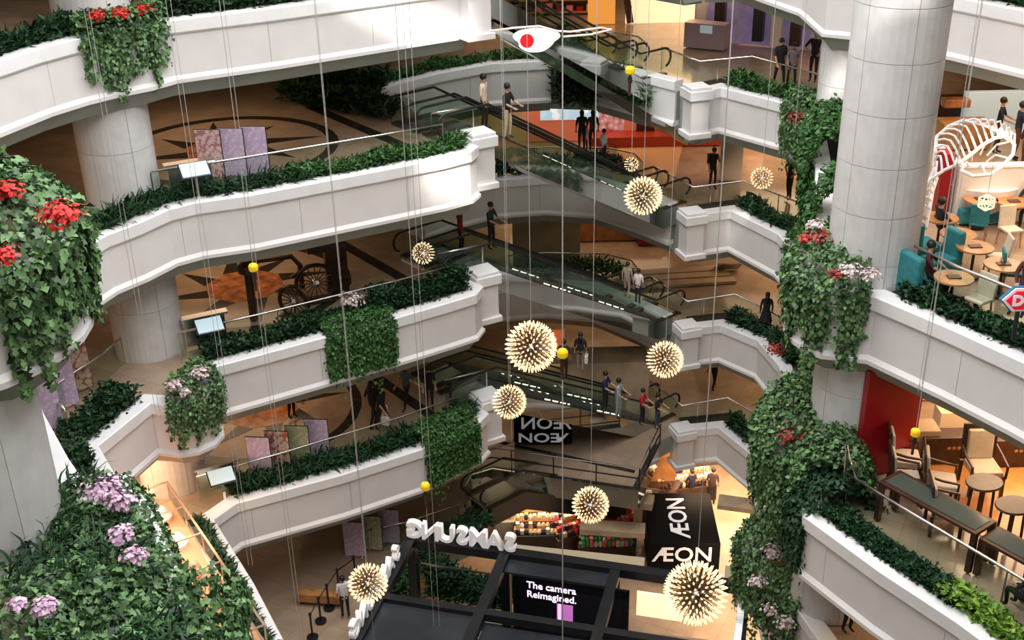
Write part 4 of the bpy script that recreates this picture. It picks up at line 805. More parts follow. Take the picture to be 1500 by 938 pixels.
# ------------------------------------------------------------------ queue posts
pts = [at(480, 893, LEV['E']), at(472, 915, LEV['E']) , at(459, 935, LEV['E'])]
qp = [at(497, 868, LEV['E']), at(482, 891, LEV['E']), at(470, 910, LEV['E']), at(458, 934, LEV['E']), at(521, 850, LEV['E'])]
QL = ['queue post second from the back, left of the booth', 'queue post in the middle of the row, left of the booth', 'queue post next to the front one, left of the booth', 'queue post nearest the camera, left of the booth', 'queue post furthest back, left of the booth']
order = [4, 0, 1, 2, 3]
for i, q in enumerate(qp):
    r_ = empty('queue_post', q, 0, QL[i], 'queue post', 'black queue posts with belts'); mb = MB(); mb.cyl((0, 0, 0), .19, .03, 16); mb.build('base', 'black', r_); mb = MB(); mb.cyl((0, 0, .03), .035, .9, 10); mb.cyl((0, 0, .9), .05, .08, 10); mb.build('pole', 'black', r_)
    k = order.index(i)
    if k < 4: d = qp[order[k + 1]] - q; mb = MB(); mb.bar(Vector((0, 0, .9)), d + Vector((0, 0, .9)), .01, .05); mb.build('belt', 'black', r_)
mb = MB(); mb.bar(at(438, 872, LEV['E'] + .3), at(500, 876, LEV['E'] + .3), .35, .3); tag(mb.build('wooden_bench', 'wood'), 'low pale wooden bench on the floor left of the queue posts', 'bench')

# ------------------------------------------------------------------ black exhibition booth
ZT = -22.75
A0 = at(603, 792, ZT); B0 = at(1092, 862, ZT); ux = (B0 - A0); LX = ux.length; ux.normalize(); uy = Vector((ux.y, -ux.x, 0)) ; BA = math.atan2(ux.y, ux.x)
bo = empty('exhibition_booth', (A0.x, A0.y, LEV['E']), BA, 'black steel-framed exhibition booth with panelled roof and lit screen', 'booth'); HB = ZT - LEV['E']
def bb(c, d, nm='beam', m='frame', **k): mb = MB(); mb.box(c, d); return mb.build(nm, m, bo, **k)
LY = 7.0
bb((LX / 2, 0, HB), (LX + .3, .34, .30)); bb((LX / 2, -LY, HB), (LX + .3, .34, .3)); bb((LX / 2, -2.9, HB), (LX, .26, .26))
for x in (0, 3.1, 6.6, LX): bb((x, -LY / 2, HB), (.32, LY, .28))
for x in (0, 3.1, 6.6, LX):
    for y in (0, -LY): bb((x, y, HB / 2), (.28, .28, HB), 'post')
bb((1.55, -5.0, HB - .05), (2.9, 4.0, .06), 'roof_panel', 'panel'); bb((4.85, -.45, HB - .08), (3.3, .7, .06), 'roof_panel', 'panel'); bb((4.85, -5.0, HB - .25), (3.2, 3.9, .06), 'roof_panel', 'panel')
bb((LX / 2, -LY / 2, .03), (LX, LY, .06), 'deck', 'darkfloor')
bb((5.35, -.86, 1.75), (3.6, .10, 2.3), 'screen_case', 'blackbox')
sx0 = 3.35
mb = MB(); mb.box((5.35, -.93, 1.8), (3.2, .03, 2.0)); scr = mb.build('screen', mat('screen_black', (.006, .006, .01), .2), bo)
PT = mat('screen_text', (.92, .78, .97), .4, emit=.9)
text('screen_text', 'The camera\nReimagined.', .35, .004, PT, scr, (4.0, -.955, 2.48), (PI / 2, 0, 0), 'LEFT', .92, .006)
mb = MB(); mb.box((5.2, -.955, 1.55), (.5, .012, 1.1)); mb.build('pictured_phone', mat('screen_violet', (.42, .13, .42), .4, emit=.7), scr); mb = MB(); mb.box((5.03, -.963, 1.55), (.10, .012, 1.1)); mb.build('pictured_phone_edge', mat('screen_lilac', (.8, .5, .8), .4, emit=.8), scr)
# counters and products inside
for x, y, w, d, h, m, nm in [(1.5, -1.6, 2.4, .5, .9, 'frame', 'counter'), (1.6, -1.6, 2.2, .4, .96, 'soffit', 'counter_top'), (8.2, -1.0, 2.2, .6, 1.0, 'cream', 'counter'), (8.4, -2.6, 2.9, .25, 1.15, 'letter', 'shelf_edge'), (8.3, -4.8, 2.4, 1.1, .95, 'panel', 'counter'), (1.2, -3.0, 1.6, .35, .5, 'redpanel', 'red_display'), (9.6, -4.0, .3, 2.5, .9, 'dwood', 'counter')]: bb((x, y, h / 2), (w, d, h), nm, m)
bb((8.0, -.25, 2.0), (1.4, .06, .9), 'lit_panel', mat('lit_cream_panel', (.9, .72, .42), .5, emit=.9))
for k in range(7): mb = MB(); mb.lathe((7.4 + .33 * k, -4.8 + .2 * (k % 2), .95), [(.05, 0), (.08, .08), (.04, .2), (0, .22)], 8); mb.build('product', ('letter', 'redpanel', 'steel')[k % 3], bo)
area('booth_light', (A0.x + 6.5, A0.y - 3.3, ZT - .35), 5, 4, 60, (1, .85, .7))
_b = lambda x, y: ((A0 + ux * x - uy * y).x, (A0 + ux * x - uy * y).y)
hedge([_b(.2, .9), _b(3.0, .9)], LEV['E'], 'tall dark planting behind the left bay of the black booth', m='leafd', L=.32, W=.09, n=900, h=1.5, d0=.3, d1=-.3, group='plantings around the booth')
tl = MB(); tl.box((1.6, .45, 1.7), (3.0, .05, .05)); tl.build('rear_rail', 'steel', bo)
# white letters standing on the roof beams
lr = empty('raised_lettering', (A0.x, A0.y, ZT + .15), BA, 'white block letters SAMSUNG standing on the rear roof beam, seen from behind', 'sign letters')
for k, ch in enumerate('GNUSMAS'):
    t = text('letter', ch, .80, .12, 'letterglow', lr, (.15 + .52 * k, 0, .30), (PI / 2, 0, PI), bold=.022)
lr2 = empty('raised_lettering', (A0.x, A0.y, ZT + .15), BA, 'white block letters SAMSUNG on the left roof beam, foreshortened', 'sign letters')
for k, ch in enumerate('SAMSUNG'): text('letter', ch, .74, .09, 'letterglow', lr2, (-.05, -1.3 - .58 * k, .30), (PI / 2, 0, -PI / 2), bold=.012)
lr3 = empty('raised_lettering', (A0.x, A0.y, ZT + .15), BA, 'white block letters SAMSUNG on the right roof beam, seen edge-on', 'sign letters')
for k, ch in enumerate('SAMSUNG'): text('letter', ch, .70, .10, 'letterglow', lr3, (LX - .05, -.3 - .40 * k, .0), (PI / 2, 0, PI / 2), bold=.012)
# pale beam-like light boxes around the stalls
for a, b, lb in [((672, 798, 'F'), (1130, 852, 'F'), 'long pale ceiling beam just behind the booth')]:
    p, q = at(740, 812, -24.6), at(943, 833, -24.6); mb = MB(); mb.bar(p, q, .8, .28); PBm = mat('pale_beam', (.50, .42, .28), .6); tag(mb.build('pale_beam', PBm), 'long pale beam behind the booth, left of the black sign box', 'beam'); p, q = at(1062, 845, -24.6), at(1135, 852, -24.6); mb = MB(); mb.bar(p, q, .8, .28); tag(mb.build('pale_beam', PBm), 'pale beam end behind the booth, right of the black sign box', 'beam')
p, q = at(850, 772, -28.0), at(945, 778, -28.0); mb = MB(); mb.bar(p, q, .7, .25); tag(mb.build('pale_beam', 'shop'), 'second pale beam behind the red stall', 'beam')
p, q = at(903, 730, -27.4), at(957, 737, -27.4); mb = MB(); mb.bar(p, q, .7, .3); tag(mb.build('pale_beam', 'shop'), 'short pale box beam left of the black sign box', 'beam')
p, q = at(1052, 735, -27.9), at(1125, 745, -27.9); mb = MB(); mb.bar(p, q, .8, .2); tag(mb.build('pale_beam', 'shop'), 'short pale beam right of the black sign box', 'beam')

# black AEON sign box, then a box imitating its mirror reflection
def aeon(px0, px1, pyt, pyb, ztop, dep, label, mirrored=False):
    a = at(px0, pyb, ztop); b = at(px1, pyb, ztop); w = (b - a).length; top = at((px0 + px1) / 2, pyt, ztop); d = top.y - (a.y + b.y) / 2
    r = empty('sign_box', (a.x, a.y, ztop), math.atan2(b.y - a.y, b.x - a.x), label, 'sign')
    mb = MB(); mb.box((w / 2, d / 2, -dep / 2), (w, d, dep)); mb.build('box', 'blackbox', r, bevel=.04)
    return r, w, d
r_, w, d = aeon(952, 1056, 722, 797, -28.3, 1.7, 'black sign box with white lettering on its top and front, above the market')
mb = MB(); mb.box((w / 2, d / 2, -1.0), (.5, .5, 1.9)); 
text('lettering', 'ÆON', 1.05, .01, 'letterglow', r_, (w * .47, d * .50, .012), (0, 0, PI / 2), sx=1.05, bold=.012); text('lettering', 'ÆON', .95, .01, 'letterglow', r_, (w * .47, -.012, -.55), (PI / 2, 0, 0), sx=1.0, bold=.012)
r_, w, d = aeon(752, 838, 585, 608, -24.2, 1.35, 'black box with reversed white lettering, built to imitate a reflection under the crossing escalators')  # solid box modelled in place of the AEON sign's mirror image
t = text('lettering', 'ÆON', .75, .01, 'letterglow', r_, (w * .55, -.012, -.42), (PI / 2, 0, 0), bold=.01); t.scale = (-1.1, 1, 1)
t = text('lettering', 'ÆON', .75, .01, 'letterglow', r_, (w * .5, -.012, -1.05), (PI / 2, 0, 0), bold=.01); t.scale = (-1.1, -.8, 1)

# brown landing platform with dark seams and its fence
rail_pts = [(-1.7, 38.5), (-.9, 38.9), (4.7, 37.2), (5.2, 38.6), (5.9, 40.4)]
r_ = empty('platform_fence', (-1.7, 38.5, LEV['E']), 0, 'dark metal fence with thin rails around the brown lower platform', 'railing'); o0 = Vector((-1.7, 38.5, 0)); Lp = lambda q, z: Vector((q[0], q[1], z)) - o0
for zz in (.1, .55, 1.0): mb = MB(); mb.tube([Lp(q, zz) for q in rail_pts], .03, 6); mb.build('rail', 'black' if zz < 1 else 'steel', r_)
for q in sample(rail_pts, 1.5): mb = MB(); mb.box(Lp(q, .5), (.05, .05, 1.0)); mb.build('post', 'black', r_)
mb = MB(); sweep(mb, rail_pts, [(0, 0), (0, -.9), (-.2, -.9), (-.2, 0)], LEV['E']); tag(mb.build('trim_dark_fascia', 'mirror'), kind='structure')
r_ = empty('floor_platform', (0, 0, LEV['E'] - .045), 0, kind='structure')
for a, b in ((at(690, 668, -25.7), at(870, 598, -25.7)), (at(700, 640, -25.7), at(930, 690, -25.7)), (at(760, 600, -25.7), at(900, 630, -25.7))):
    mb = MB(); mb.bar((a.x, a.y, .004), (b.x, b.y, .004), .22, .008); mb.build('dark_seam', 'inlay', r_)
# ------------------------------------------------------------------ market stalls on the lowest floor
def stall(px, py, w, d, h, lab, goods, m='dwood', rz=0., dz=0.):
    q = at(px, py, LEV['F'] + dz); r = empty('market_stall', q, rz, lab, 'stall', 'market stalls on the lowest floor'); rd = random.Random(int(px))
    mb = MB(); mb.box((0, 0, h * .35), (w, d, h * .7)); mb.build('counter', m, r, bevel=.02)
    for sy, zz in ((d * .3, h), (-.1, h * .85)): mb = MB(); mb.box((0, sy, zz), (w * .95, d * .3, .05)); mb.build('shelf', 'wood', r)
    for k in range(int(w * 5)):
        for row in range(3):
            mb = MB(); x = -w * .45 + w * .9 * (k + .5) / int(w * 5); z0 = h * .7 if row == 0 else (h * .88 if row == 1 else h + .03); yy = -d * .32 if row == 0 else (-.1 if row == 1 else d * .3)
            if rd.random() < .5: mb.box((x, yy, z0 + .12), (.15, .16, .2 + .1 * rd.random()))
            else: mb.lathe((x, yy, z0), [(.0, 0), (.08, 0), (.1, .12), (.05, .22), (0, .25)], 8)
            mb.build('goods', goods[rd.randrange(len(goods))], r)
Gs = {n: mat('goods_' + n, c, .5) for n, c in dict(red=(.65, .02, .03), yellow=(.75, .55, .05), green=(.05, .35, .15), pink=(.7, .2, .25), cream=(.7, .6, .4), white=(.75, .75, .72), navy=(.02, .03, .08), teal=(.05, .35, .30)).items()}
stall(768, 775, 2.5, 1.5, 1.3, 'stall stacked with pink, yellow and cream cloths', [Gs['pink'], Gs['yellow'], Gs['cream'], Gs['red'], Gs['green']], 'soffit')
stall(790, 798, 2.2, .9, 1.1, 'low dark stall with rounded frames in front of the colourful cloths', [Gs['cream'], Gs['white'], Gs['navy']], 'frame')
stall(842, 795, 2.0, 1.0, 1.0, 'dark rack stall left of the red goods', [Gs['cream'], Gs['navy'], Gs['red']], 'dwood', .4)
stall(886, 792, 2.6, 1.0, 1.2, 'stall heaped with bright red goods', [Gs['red'], Gs['red'], Gs['pink']], 'dwood')
stall(888, 810, 2.4, .6, .7, 'low stall with green and white goods below the red ones', [Gs['teal'], Gs['white'], Gs['pink'], Gs['green']], 'dwood')
stall(925, 760, 2.0, 1.0, 1.0, 'stall with white and dark goods beside the black sign box', [Gs['white'], Gs['navy'], Gs['cream']], 'dwood')
stall(905, 650, 2.2, .8, .9, 'dark stall heaped with small dark goods under the lower escalator', [Gs['red'], Gs['cream'], 'dwood'], 'dwood', dz=2.6)
stall(945, 700, 2.6, 1.0, 1.0, 'brightly lit stall with small bottles at the left of the orange floor', [Gs['white'], Gs['cream'], Gs['pink'], 'dwood'], 'shop')
stall(1000, 728, 2.8, 1.0, 1.1, 'perfume stall with dark counters left of the tall person', [Gs['white'], Gs['cream'], Gs['navy'], 'dwood'], 'dwood', .15)
q = at(962, 735, LEV['F']); r_ = empty('round_counter', q, 0, 'dark red round counter beside the perfume stall', 'counter'); mb = MB(); mb.cyl((0, 0, 0), .85, 1.0, 20); mb.build('base', 'redpanel', r_); mb = MB(); mb.cyl((0, 0, 1.0), 1.0, .08, 20); mb.build('top', 'dwood', r_)
q = at(873, 720, LEV['F']); r_ = empty('light_panel', q, 0, 'bright wall panel glowing orange behind the stalls', 'display panel')
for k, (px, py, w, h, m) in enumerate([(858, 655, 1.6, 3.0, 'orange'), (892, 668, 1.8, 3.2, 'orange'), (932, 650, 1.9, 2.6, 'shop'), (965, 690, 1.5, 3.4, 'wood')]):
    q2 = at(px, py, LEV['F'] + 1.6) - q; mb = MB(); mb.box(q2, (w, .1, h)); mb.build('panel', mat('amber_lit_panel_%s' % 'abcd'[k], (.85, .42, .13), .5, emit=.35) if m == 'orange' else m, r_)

# ------------------------------------------------------------------ shops at the rear
def tagbox(nm, px, py, z, d, label, cat, m, rz=0.):
    q = at(px, py, z); mb = MB(); mb.box((0, 0, 0), d); o = mb.build(nm, m, bevel=.02); o.location = q; o.rotation_euler = (0, 0, rz); return tag(o, label, cat)
z = LEV['C']
r_ = empty('advertising_wall', at(850, 205, z), 0, 'coral advertising wall with a pale blue screen, rear of the middle floor', 'display wall')
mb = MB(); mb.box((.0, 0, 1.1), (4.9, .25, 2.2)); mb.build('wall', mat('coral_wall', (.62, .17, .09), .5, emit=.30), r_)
mb = MB(); mb.box((-.5, -.16, 1.55), (2.6, .06, 1.1)); mb.build('screen', print_mat('blue_screen', (.40, .62, .80), (.75, .85, .92), (.45, .68, .85), 1.6, .6), r_)
r_ = empty('coral_kiosk', at(995, 200, z), 0, 'long low red plinth with lit shop window, rear of the middle floor', 'kiosk')
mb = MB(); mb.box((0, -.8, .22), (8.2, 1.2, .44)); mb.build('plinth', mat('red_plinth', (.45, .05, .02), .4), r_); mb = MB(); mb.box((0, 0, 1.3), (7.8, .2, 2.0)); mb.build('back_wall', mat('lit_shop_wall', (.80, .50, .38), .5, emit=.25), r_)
for k, (x, w, h, m) in enumerate([(-3.2, 1.3, 1.6, 'pinkpic'), (-1.6, .8, 1.5, 'dwood'), (.2, 2.2, .5, 'shop'), (2.6, .9, 1.3, 'cream')]):
    mb = MB(); mb.box((x, -.3, .45 + h / 2), (w, .5 if k else .1, h)); mb.build('display', print_mat('pink_picture', (.7, .4, .45), (.85, .75, .7), (.5, .15, .2), 4, .2) if m == 'pinkpic' else m, r_)
mb = MB(); mb.prism([(at(a, b, z).x, at(a, b, z).y) for a, b in ((895, 275), (985, 275), (1000, 212), (905, 212))], z - .04, z - .02); tag(mb.build('floor_runner', mat('bright_floor_panel', (.80, .50, .28), .25)), kind='structure')
mb = MB(); mb.box((0, 0, 1.0), (.9, .5, 2.0)); o = mb.build('info_totem', 'steel'); o.location = at(1068, 262, z); tag(o, 'pale grey totem behind the person on the phone', 'totem')
# upper rear: bright corridor, shelves, purple shop
z = LEV['B']
r_ = empty('shop_front', at(992, 32, z), .0, 'brightly lit cream shop front with sloping sides, upper rear', 'shop front')
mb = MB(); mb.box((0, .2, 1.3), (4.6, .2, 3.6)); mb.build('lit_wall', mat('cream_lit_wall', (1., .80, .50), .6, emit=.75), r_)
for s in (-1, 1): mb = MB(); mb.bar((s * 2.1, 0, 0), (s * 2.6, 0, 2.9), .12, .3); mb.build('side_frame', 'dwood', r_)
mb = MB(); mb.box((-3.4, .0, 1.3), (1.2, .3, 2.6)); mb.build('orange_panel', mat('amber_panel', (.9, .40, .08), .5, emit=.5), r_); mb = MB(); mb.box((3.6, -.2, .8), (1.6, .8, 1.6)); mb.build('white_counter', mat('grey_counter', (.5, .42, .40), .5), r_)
r_ = empty('purple_shop', at(1150, 80, z), -.5, 'purple-lit cosmetics shop behind the three walking people', 'shop front')
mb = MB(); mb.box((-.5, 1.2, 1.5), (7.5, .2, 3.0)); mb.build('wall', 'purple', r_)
for k in range(9):
    mb = MB(); mb.box((-3.8 + .8 * k, .8 - .1 * (k % 3), 1.0 + .1 * (k % 2)), (.42, .3, 1.7)); mb.build('display_pillar', ['letter', 'dwood', 'purple', 'frame'][k % 4], r_)
mb = MB(); mb.box((-3.3, 0, .5), (1.7, .7, 1.0)); mb.build('counter', mat('lilac_counter', (.50, .40, .48), .4), r_); mb = MB(); mb.box((-3.2, -.4, .8), (.5, .05, .3)); mb.build('lit_sign', 'screen', r_)
for k, (px, lb) in enumerate([(745, 'left of two crowded product shelves at the top of the view'), (820, 'right of two crowded product shelves at the top of the view')]):
    r_ = empty('product_shelf', at(px, 20, z), 0, lb, 'shelf'); mb = MB(); mb.box((0, .3, 1.4), (4.2, .1, 2.8)); mb.build('back', 'dwood', r_); rd = random.Random(k)
    for s in range(5):
        mb = MB(); mb.box((0, 0, .1 + .55 * s), (4.2, .5, .06)); mb.build('shelf_board', 'wood', r_)
        for j in range(9): mb = MB(); hh = .2 + .25 * rd.random(); mb.box((-1.9 + .47 * j, 0, .13 + .55 * s + hh / 2), (.3, .3, hh)); mb.build('goods', rd.choice(['dwood', 'cream', 'shop', Gs['pink'], Gs['cream'], 'wood', 'redpanel']), r_)
# glowing cut-out sign on the top left escalator
r_ = empty('glowing_sign', along(785, 58, 33.5), .1, 'glowing white cut-out sign with a red disc beside the top escalator', 'sign')
mb = MB()
blob = [(.62 * (1 + .13 * math.sin(3 * a + .5) + .06 * math.sin(7 * a)) * math.cos(a), .34 * (1 + .13 * math.sin(3 * a) + .06 * math.sin(5 * a)) * math.sin(a)) for a in np.linspace(0, 2 * PI, 40)[:-1]]
n = len(blob); mb.add([(x, 0, y) for x, y in blob] + [(x, .1, y) for x, y in blob], [tuple(range(n)), tuple(range(n, 2 * n))[::-1]] + [(j, n + j, n + (j + 1) % n, (j + 1) % n) for j in range(n)]); mb.build('white_outline', mat('sign_white', (.95, .88, .88), .4, emit=.9), r_)
mb = MB(); mb.lathe((0, 0, 0), [(0, 0), (.2, 0), (.2, .03), (0, .03)], 20); o = mb.build('red_disc', mat('sign_red', (.85, .01, .02), .4, emit=.6), r_, loc=(-.26, -.01, -.02), rot=(PI / 2, 0, 0)); mb = MB(); mb.tube([(0, 0, .3), (0, 0, 2.3)], .015, 5); mb.build('hanger', 'steel', r_)
mb = MB(); mb.tube([(-1.3, .1, .28), (-.6, .05, .35), (.1, 0, .38), (.6, 0, .22), (1.0, 0, .18), (1.9, 0, .26), (2.2, 0, .2), (1.6, 0, .08), (.8, 0, .05)], .03, 6); mb.build('neon_tube', mat('neon_tube', (.75, .58, .5), .4, emit=.4), r_)
# dim counters on lower rear floors
z = LEV['D']
for px, py, d, m, lb in [(905, 335, (4.2, .8, .9), 'wood', 'long lit wooden counter at the rear of the third floor'), (958, 345, (1.6, 1.2, .5), 'redpanel', 'low red block right of the wooden counter'), (800, 345, (3.0, .6, 2.6), 'shop', 'plain pillar-like wall block left of the rear counter')]: tagbox('counter', px, py, z + d[2] / 2, d, lb, 'counter', m)
mb = MB(); q = at(990, 400, z); r_ = empty('curved_step', (q.x, q.y, z), .1, 'pale curved steps on the brown floor, middle right', 'steps')
for k in range(3): mb = MB(); mb.box((0, -k * .6, .05 + .02 * (2 - k)), (4.2 + .2 * k, .5, .12)); mb.build('tread', 'shop', r_)
mb = MB(); mb.box((0, 0, 0), (1.1, .06, .9)); o = mb.build('floor_picture', print_mat('grey_picture', (.4, .33, .3), (.5, .45, .42), (.3, .22, .2), 3)); o.location = at(1066, 390, z + .3); o.rotation_euler = (.9, 0, 0); tag(o, 'tilted grey picture board below the sunlit pier', 'picture')
z = LEV['E']
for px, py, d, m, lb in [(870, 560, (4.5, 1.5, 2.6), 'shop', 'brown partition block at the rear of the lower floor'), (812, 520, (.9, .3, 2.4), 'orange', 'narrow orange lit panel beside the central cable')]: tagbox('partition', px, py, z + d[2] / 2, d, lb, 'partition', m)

# ------------------------------------------------------------------ cafe, right upper balcony
z = LEV['B']
def cafe_table(px, py, label, r=.42):
    q = at(px, py, z); t = empty('round_table', q, 0, label, 'table', 'small round wooden cafe tables'); mb = MB(); mb.cyl((0, 0, .71), r, .04, 24); mb.build('tabletop', 'wood', t); mb = MB(); mb.cyl((0, 0, 0), .2, .03, 16); mb.cyl((0, 0, .03), .035, .68, 8); mb.build('leg', 'frame', t)
    mb = MB(); mb.box((0, 0, .76), (.28, .18, .03)); mb.build('tray', 'dwood', t)
def chair(px, py, rz, label, m='cream', zz=None, k=1.):
    q = at(px, py, z if zz is None else zz); t = empty('cafe_chair', q, rz, label, 'chair', 'light cafe chairs'); t.scale = (k, k, k)
    mb = MB(); mb.box((0, 0, .44), (.44, .44, .07)); mb.build('seat', m, t, bevel=.02); mb = MB(); mb.box((0, .21, .72), (.44, .06, .52), rx=-.12); mb.build('backrest', m, t, bevel=.02)
    for sx in (-1, 1):
        for sy in (-1, 1): mb = MB(); mb.bar((sx * .2, sy * .2, 0), (sx * .18, sy * .17, .42), .035); mb.build('leg', 'wood', t)
def sofa(px, py, rz, label, w=1.3):
    q = at(px, py, z); t = empty('sofa', q, rz, label, 'sofa', 'teal cafe sofas'); mb = MB(); mb.box((0, 0, .22), (w, .7, .4)); mb.build('seat', 'teal', t, bevel=.06); mb = MB(); mb.box((0, .38, .55), (w, .2, 1.0)); mb.build('backrest', 'teal', t, bevel=.06)
for px, py, lb in [(1397, 385, 'round cafe table left of the teal chair'), (1421, 405, 'round cafe table with menu stand, in the middle of the cafe'), (1390, 452, 'round cafe table before the teal sofa, behind the glass rail'), (1430, 332, 'round cafe table by the white partition, left'), (1478, 336, 'round cafe table by the white partition, right'), (1372, 360, 'round cafe table half hidden by the white shell frame'), (1462, 432, 'pale round cafe table near the right edge')]: cafe_table(px, py, lb)
for px, py, rz, m, lb in [(1430, 350, 2.7, 'teal', 'teal chair behind the middle cafe table'), (1476, 360, .2, 'cream', 'cream chair seen from behind, under the cage lamp'), (1456, 402, -1.7, 'cream', 'cream chair right of the middle cafe table'), (1430, 465, -1.0, 'cream', 'cream chair closest to the glass rail'), (1478, 425, 1.3, 'teal', 'teal chair beside the man at the right edge')]: chair(px, py, rz, lb, m)
sofa(1344, 428, 1.9, 'teal sofa at the left end of the cafe with a seated man', 1.0); sofa(1350, 378, 1.9, 'teal sofa back behind the seated man', .7); sofa(1432, 322, .1, 'teal bench against the white partition'); sofa(1372, 400, -1.2, 'low teal armchair beside the red cushion', .55)
pp(1356, 432, 'B', 60, 'sit', 'man in a maroon shirt seated on the teal sofa', shirt=(.07, .012, .018), pants=BK, h=1.72)
pp(1498, 452, 'B', -40, 'sit', 'man in a maroon sweater seated at the right edge of the cafe', shirt=(.09, .02, .02), pants=(.02, .03, .14), h=1.78, sleeves='long')
pp(1372, 362, 'B', 100, 'sit', 'dark-clad person sitting behind the white shell frame', shirt=BK, pants=BK, sleeves='long'); pp(1502, 330, 'B', -60, 'sit', 'person in black at the right edge by the white partition', shirt=BK, pants=BK, sleeves='long')
pp(1457, 225, 'B', 60, 'lean', 'person in dark navy at the rear cafe counter, left of two', shirt=NV, pants=(.05, .03, .02)); pp(1484, 235, 'B', 80, 'lean', 'person in navy T-shirt at the rear cafe counter, right of two', shirt=(.015, .03, .07), pants=(.12, .05, .03), h=1.75); pp(1497, 262, 'B', 120, 'stand', 'person in brown at the right edge behind the shell frame', shirt=(.06, .025, .015), pants=(.10, .04, .02))
r_ = empty('partition_wall', at(1398, 325, z), 0, 'white half-height partition with ice-cream display inside the cafe', 'partition'); mb = MB(); mb.box((2.0, 0, .75), (4.0, .15, 1.5)); mb.build('panel', 'white', r_); mb = MB(); mb.box((2.0, 0, 1.52), (4.1, .25, .06)); mb.build('cap', 'cap', r_); mb = MB(); mb.box((0, .9, .75), (.15, 1.9, 1.5)); mb.build('side_panel', 'white', r_)
mb = MB(); mb.box((-.35, .3, .9), (.3, .5, 1.8)); mb.build('red_post', 'redpanel', r_)
# ice-cream counter under the shell
ce = at(1437, 262, z + .9); r_ = empty('ice_cream_counter', (ce.x, ce.y, z), 0, 'white oval counter with pink and white tubs under the shell frame', 'counter'); mb = MB(); mb.lathe((0, 0, 0), [(.9, 0), (1.05, .9), (0, .95)], 20); o = mb.build('base', 'letter', r_); rd = random.Random(3)
for k in range(12): a_ = k * .52; mb = MB(); mb.lathe((.62 * math.cos(a_) * (.5 + .5 * (k % 2)), .5 * math.sin(a_), .95), [(.13, 0), (.16, .08), (0, .12)], 10); mb.build('tub', rd.choice([Gs['pink'], 'letter', 'pink', 'cream']), r_)
# white shell-shaped lattice: curved spine, outer edge, ribs
def P_(px, py, zz): return at(px, py, zz)
r_ = empty('shell_sculpture', P_(1400, 250, z), 0, 'white shell-shaped lattice sculpture curling beside the tall column', 'sculpture'); oo = r_.location.copy()
sp_px = [(1326, 345, 1.0), (1340, 312, 1.3), (1352, 282, 1.6), (1370, 258, 2.0), (1395, 248, 2.3), (1420, 238, 2.4), (1450, 228, 2.4), (1475, 215, 2.3), (1485, 222, 2.2), (1478, 240, 2.0), (1455, 255, 1.8), (1425, 258, 1.7), (1408, 248, 1.7)]
spine = [P_(a, b, z + c) - oo for a, b, c in [(1326, 345, .9), (1335, 318, 1.2), (1345, 290, 1.5), (1360, 265, 1.8), (1382, 250, 2.0), (1404, 240, 2.2), (1420, 228, 2.3), (1440, 212, 2.4), (1458, 202, 2.4), (1475, 200, 2.4), (1486, 212, 2.3), (1484, 226, 2.1), (1470, 242, 1.9), (1450, 256, 1.7), (1425, 258, 1.6), (1408, 250, 1.6)]]
outer = [P_(a, b, z + c) - oo for a, b, c in [(1356, 335, .9), (1362, 305, 1.2), (1366, 280, 1.4), (1372, 262, 1.6), (1368, 240, 1.9), (1370, 222, 2.2), (1372, 200, 2.5), (1390, 185, 2.6), (1412, 176, 2.7), (1440, 182, 2.6), (1462, 192, 2.5), (1478, 205, 2.4)]]
mb = MB(); mb.tube(spine, .045, 6); mb.build('inner_edge', 'letter', r_); mb = MB(); mb.tube(outer, .045, 6); mb.build('outer_edge', 'letter', r_)
def lerp_path(p, t): i = min(int(t * (len(p) - 1)), len(p) - 2); return p[i].lerp(p[i + 1], t * (len(p) - 1) - i)
for k in range(24):
    t = k / 23; a_ = lerp_path(outer, t); b_ = lerp_path(spine[:11], t); mid = a_.lerp(b_, .5) + Vector((0, -.05, .22 + .1 * t)); mb = MB(); mb.tube([a_, a_.lerp(mid, .6) + Vector((0, 0, .04)), mid, b_.lerp(mid, .6) + Vector((0, 0, .04)), b_], .028, 5); mb.build('rib', 'letter', r_)
for k in range(6):
    a_ = lerp_path(spine[6:], k / 5.); mb = MB(); cpt = P_(1425, 240, z + 1.5) - oo; mb.tube([a_, a_.lerp(cpt, .4) + Vector((0, 0, .15)), a_.lerp(cpt, .62)], .025, 5); mb.build('rib', 'letter', r_)
# D sign
q = along(1490, 441, 20.6); r_ = empty('lozenge_sign', q, .0, 'red lozenge sign with white border and letters, right edge of the cafe', 'sign')
def loz(w, h, t, m, nm, y0): mb = MB(); ps = [(-w, 0), (-w * .45, h), (w * .45, h), (w, 0), (w * .45, -h), (-w * .45, -h)]; n = 6; mb.add([(x, y0, zz) for x, zz in ps] + [(x, y0 + t, zz) for x, zz in ps], [tuple(range(n)), tuple(range(n, 2 * n))[::-1]] + [(j, n + j, n + (j + 1) % n, (j + 1) % n) for j in range(n)]); mb.build(nm, m, r_)
r_.location = q + Vector((.12, 0, 0)); loz(.40, .24, .06, mat('blue_back', (.02, .16, .32), .4), 'blue_edge', .06); loz(.37, .22, .06, 'letterglow', 'white_border', .03); loz(.31, .175, .06, mat('sign_crimson', (.75, .005, .04), .4, emit=.35), 'red_face', .0)
text('lettering', 'DQ', .27, .01, 'letterglow', r_, (.0, -.02, 0), (PI / 2, 0, 0), bold=.012)
mb = MB(); mb.box((0, .15, -.4), (.06, .06, .9)); mb.build('post', 'frame', r_)
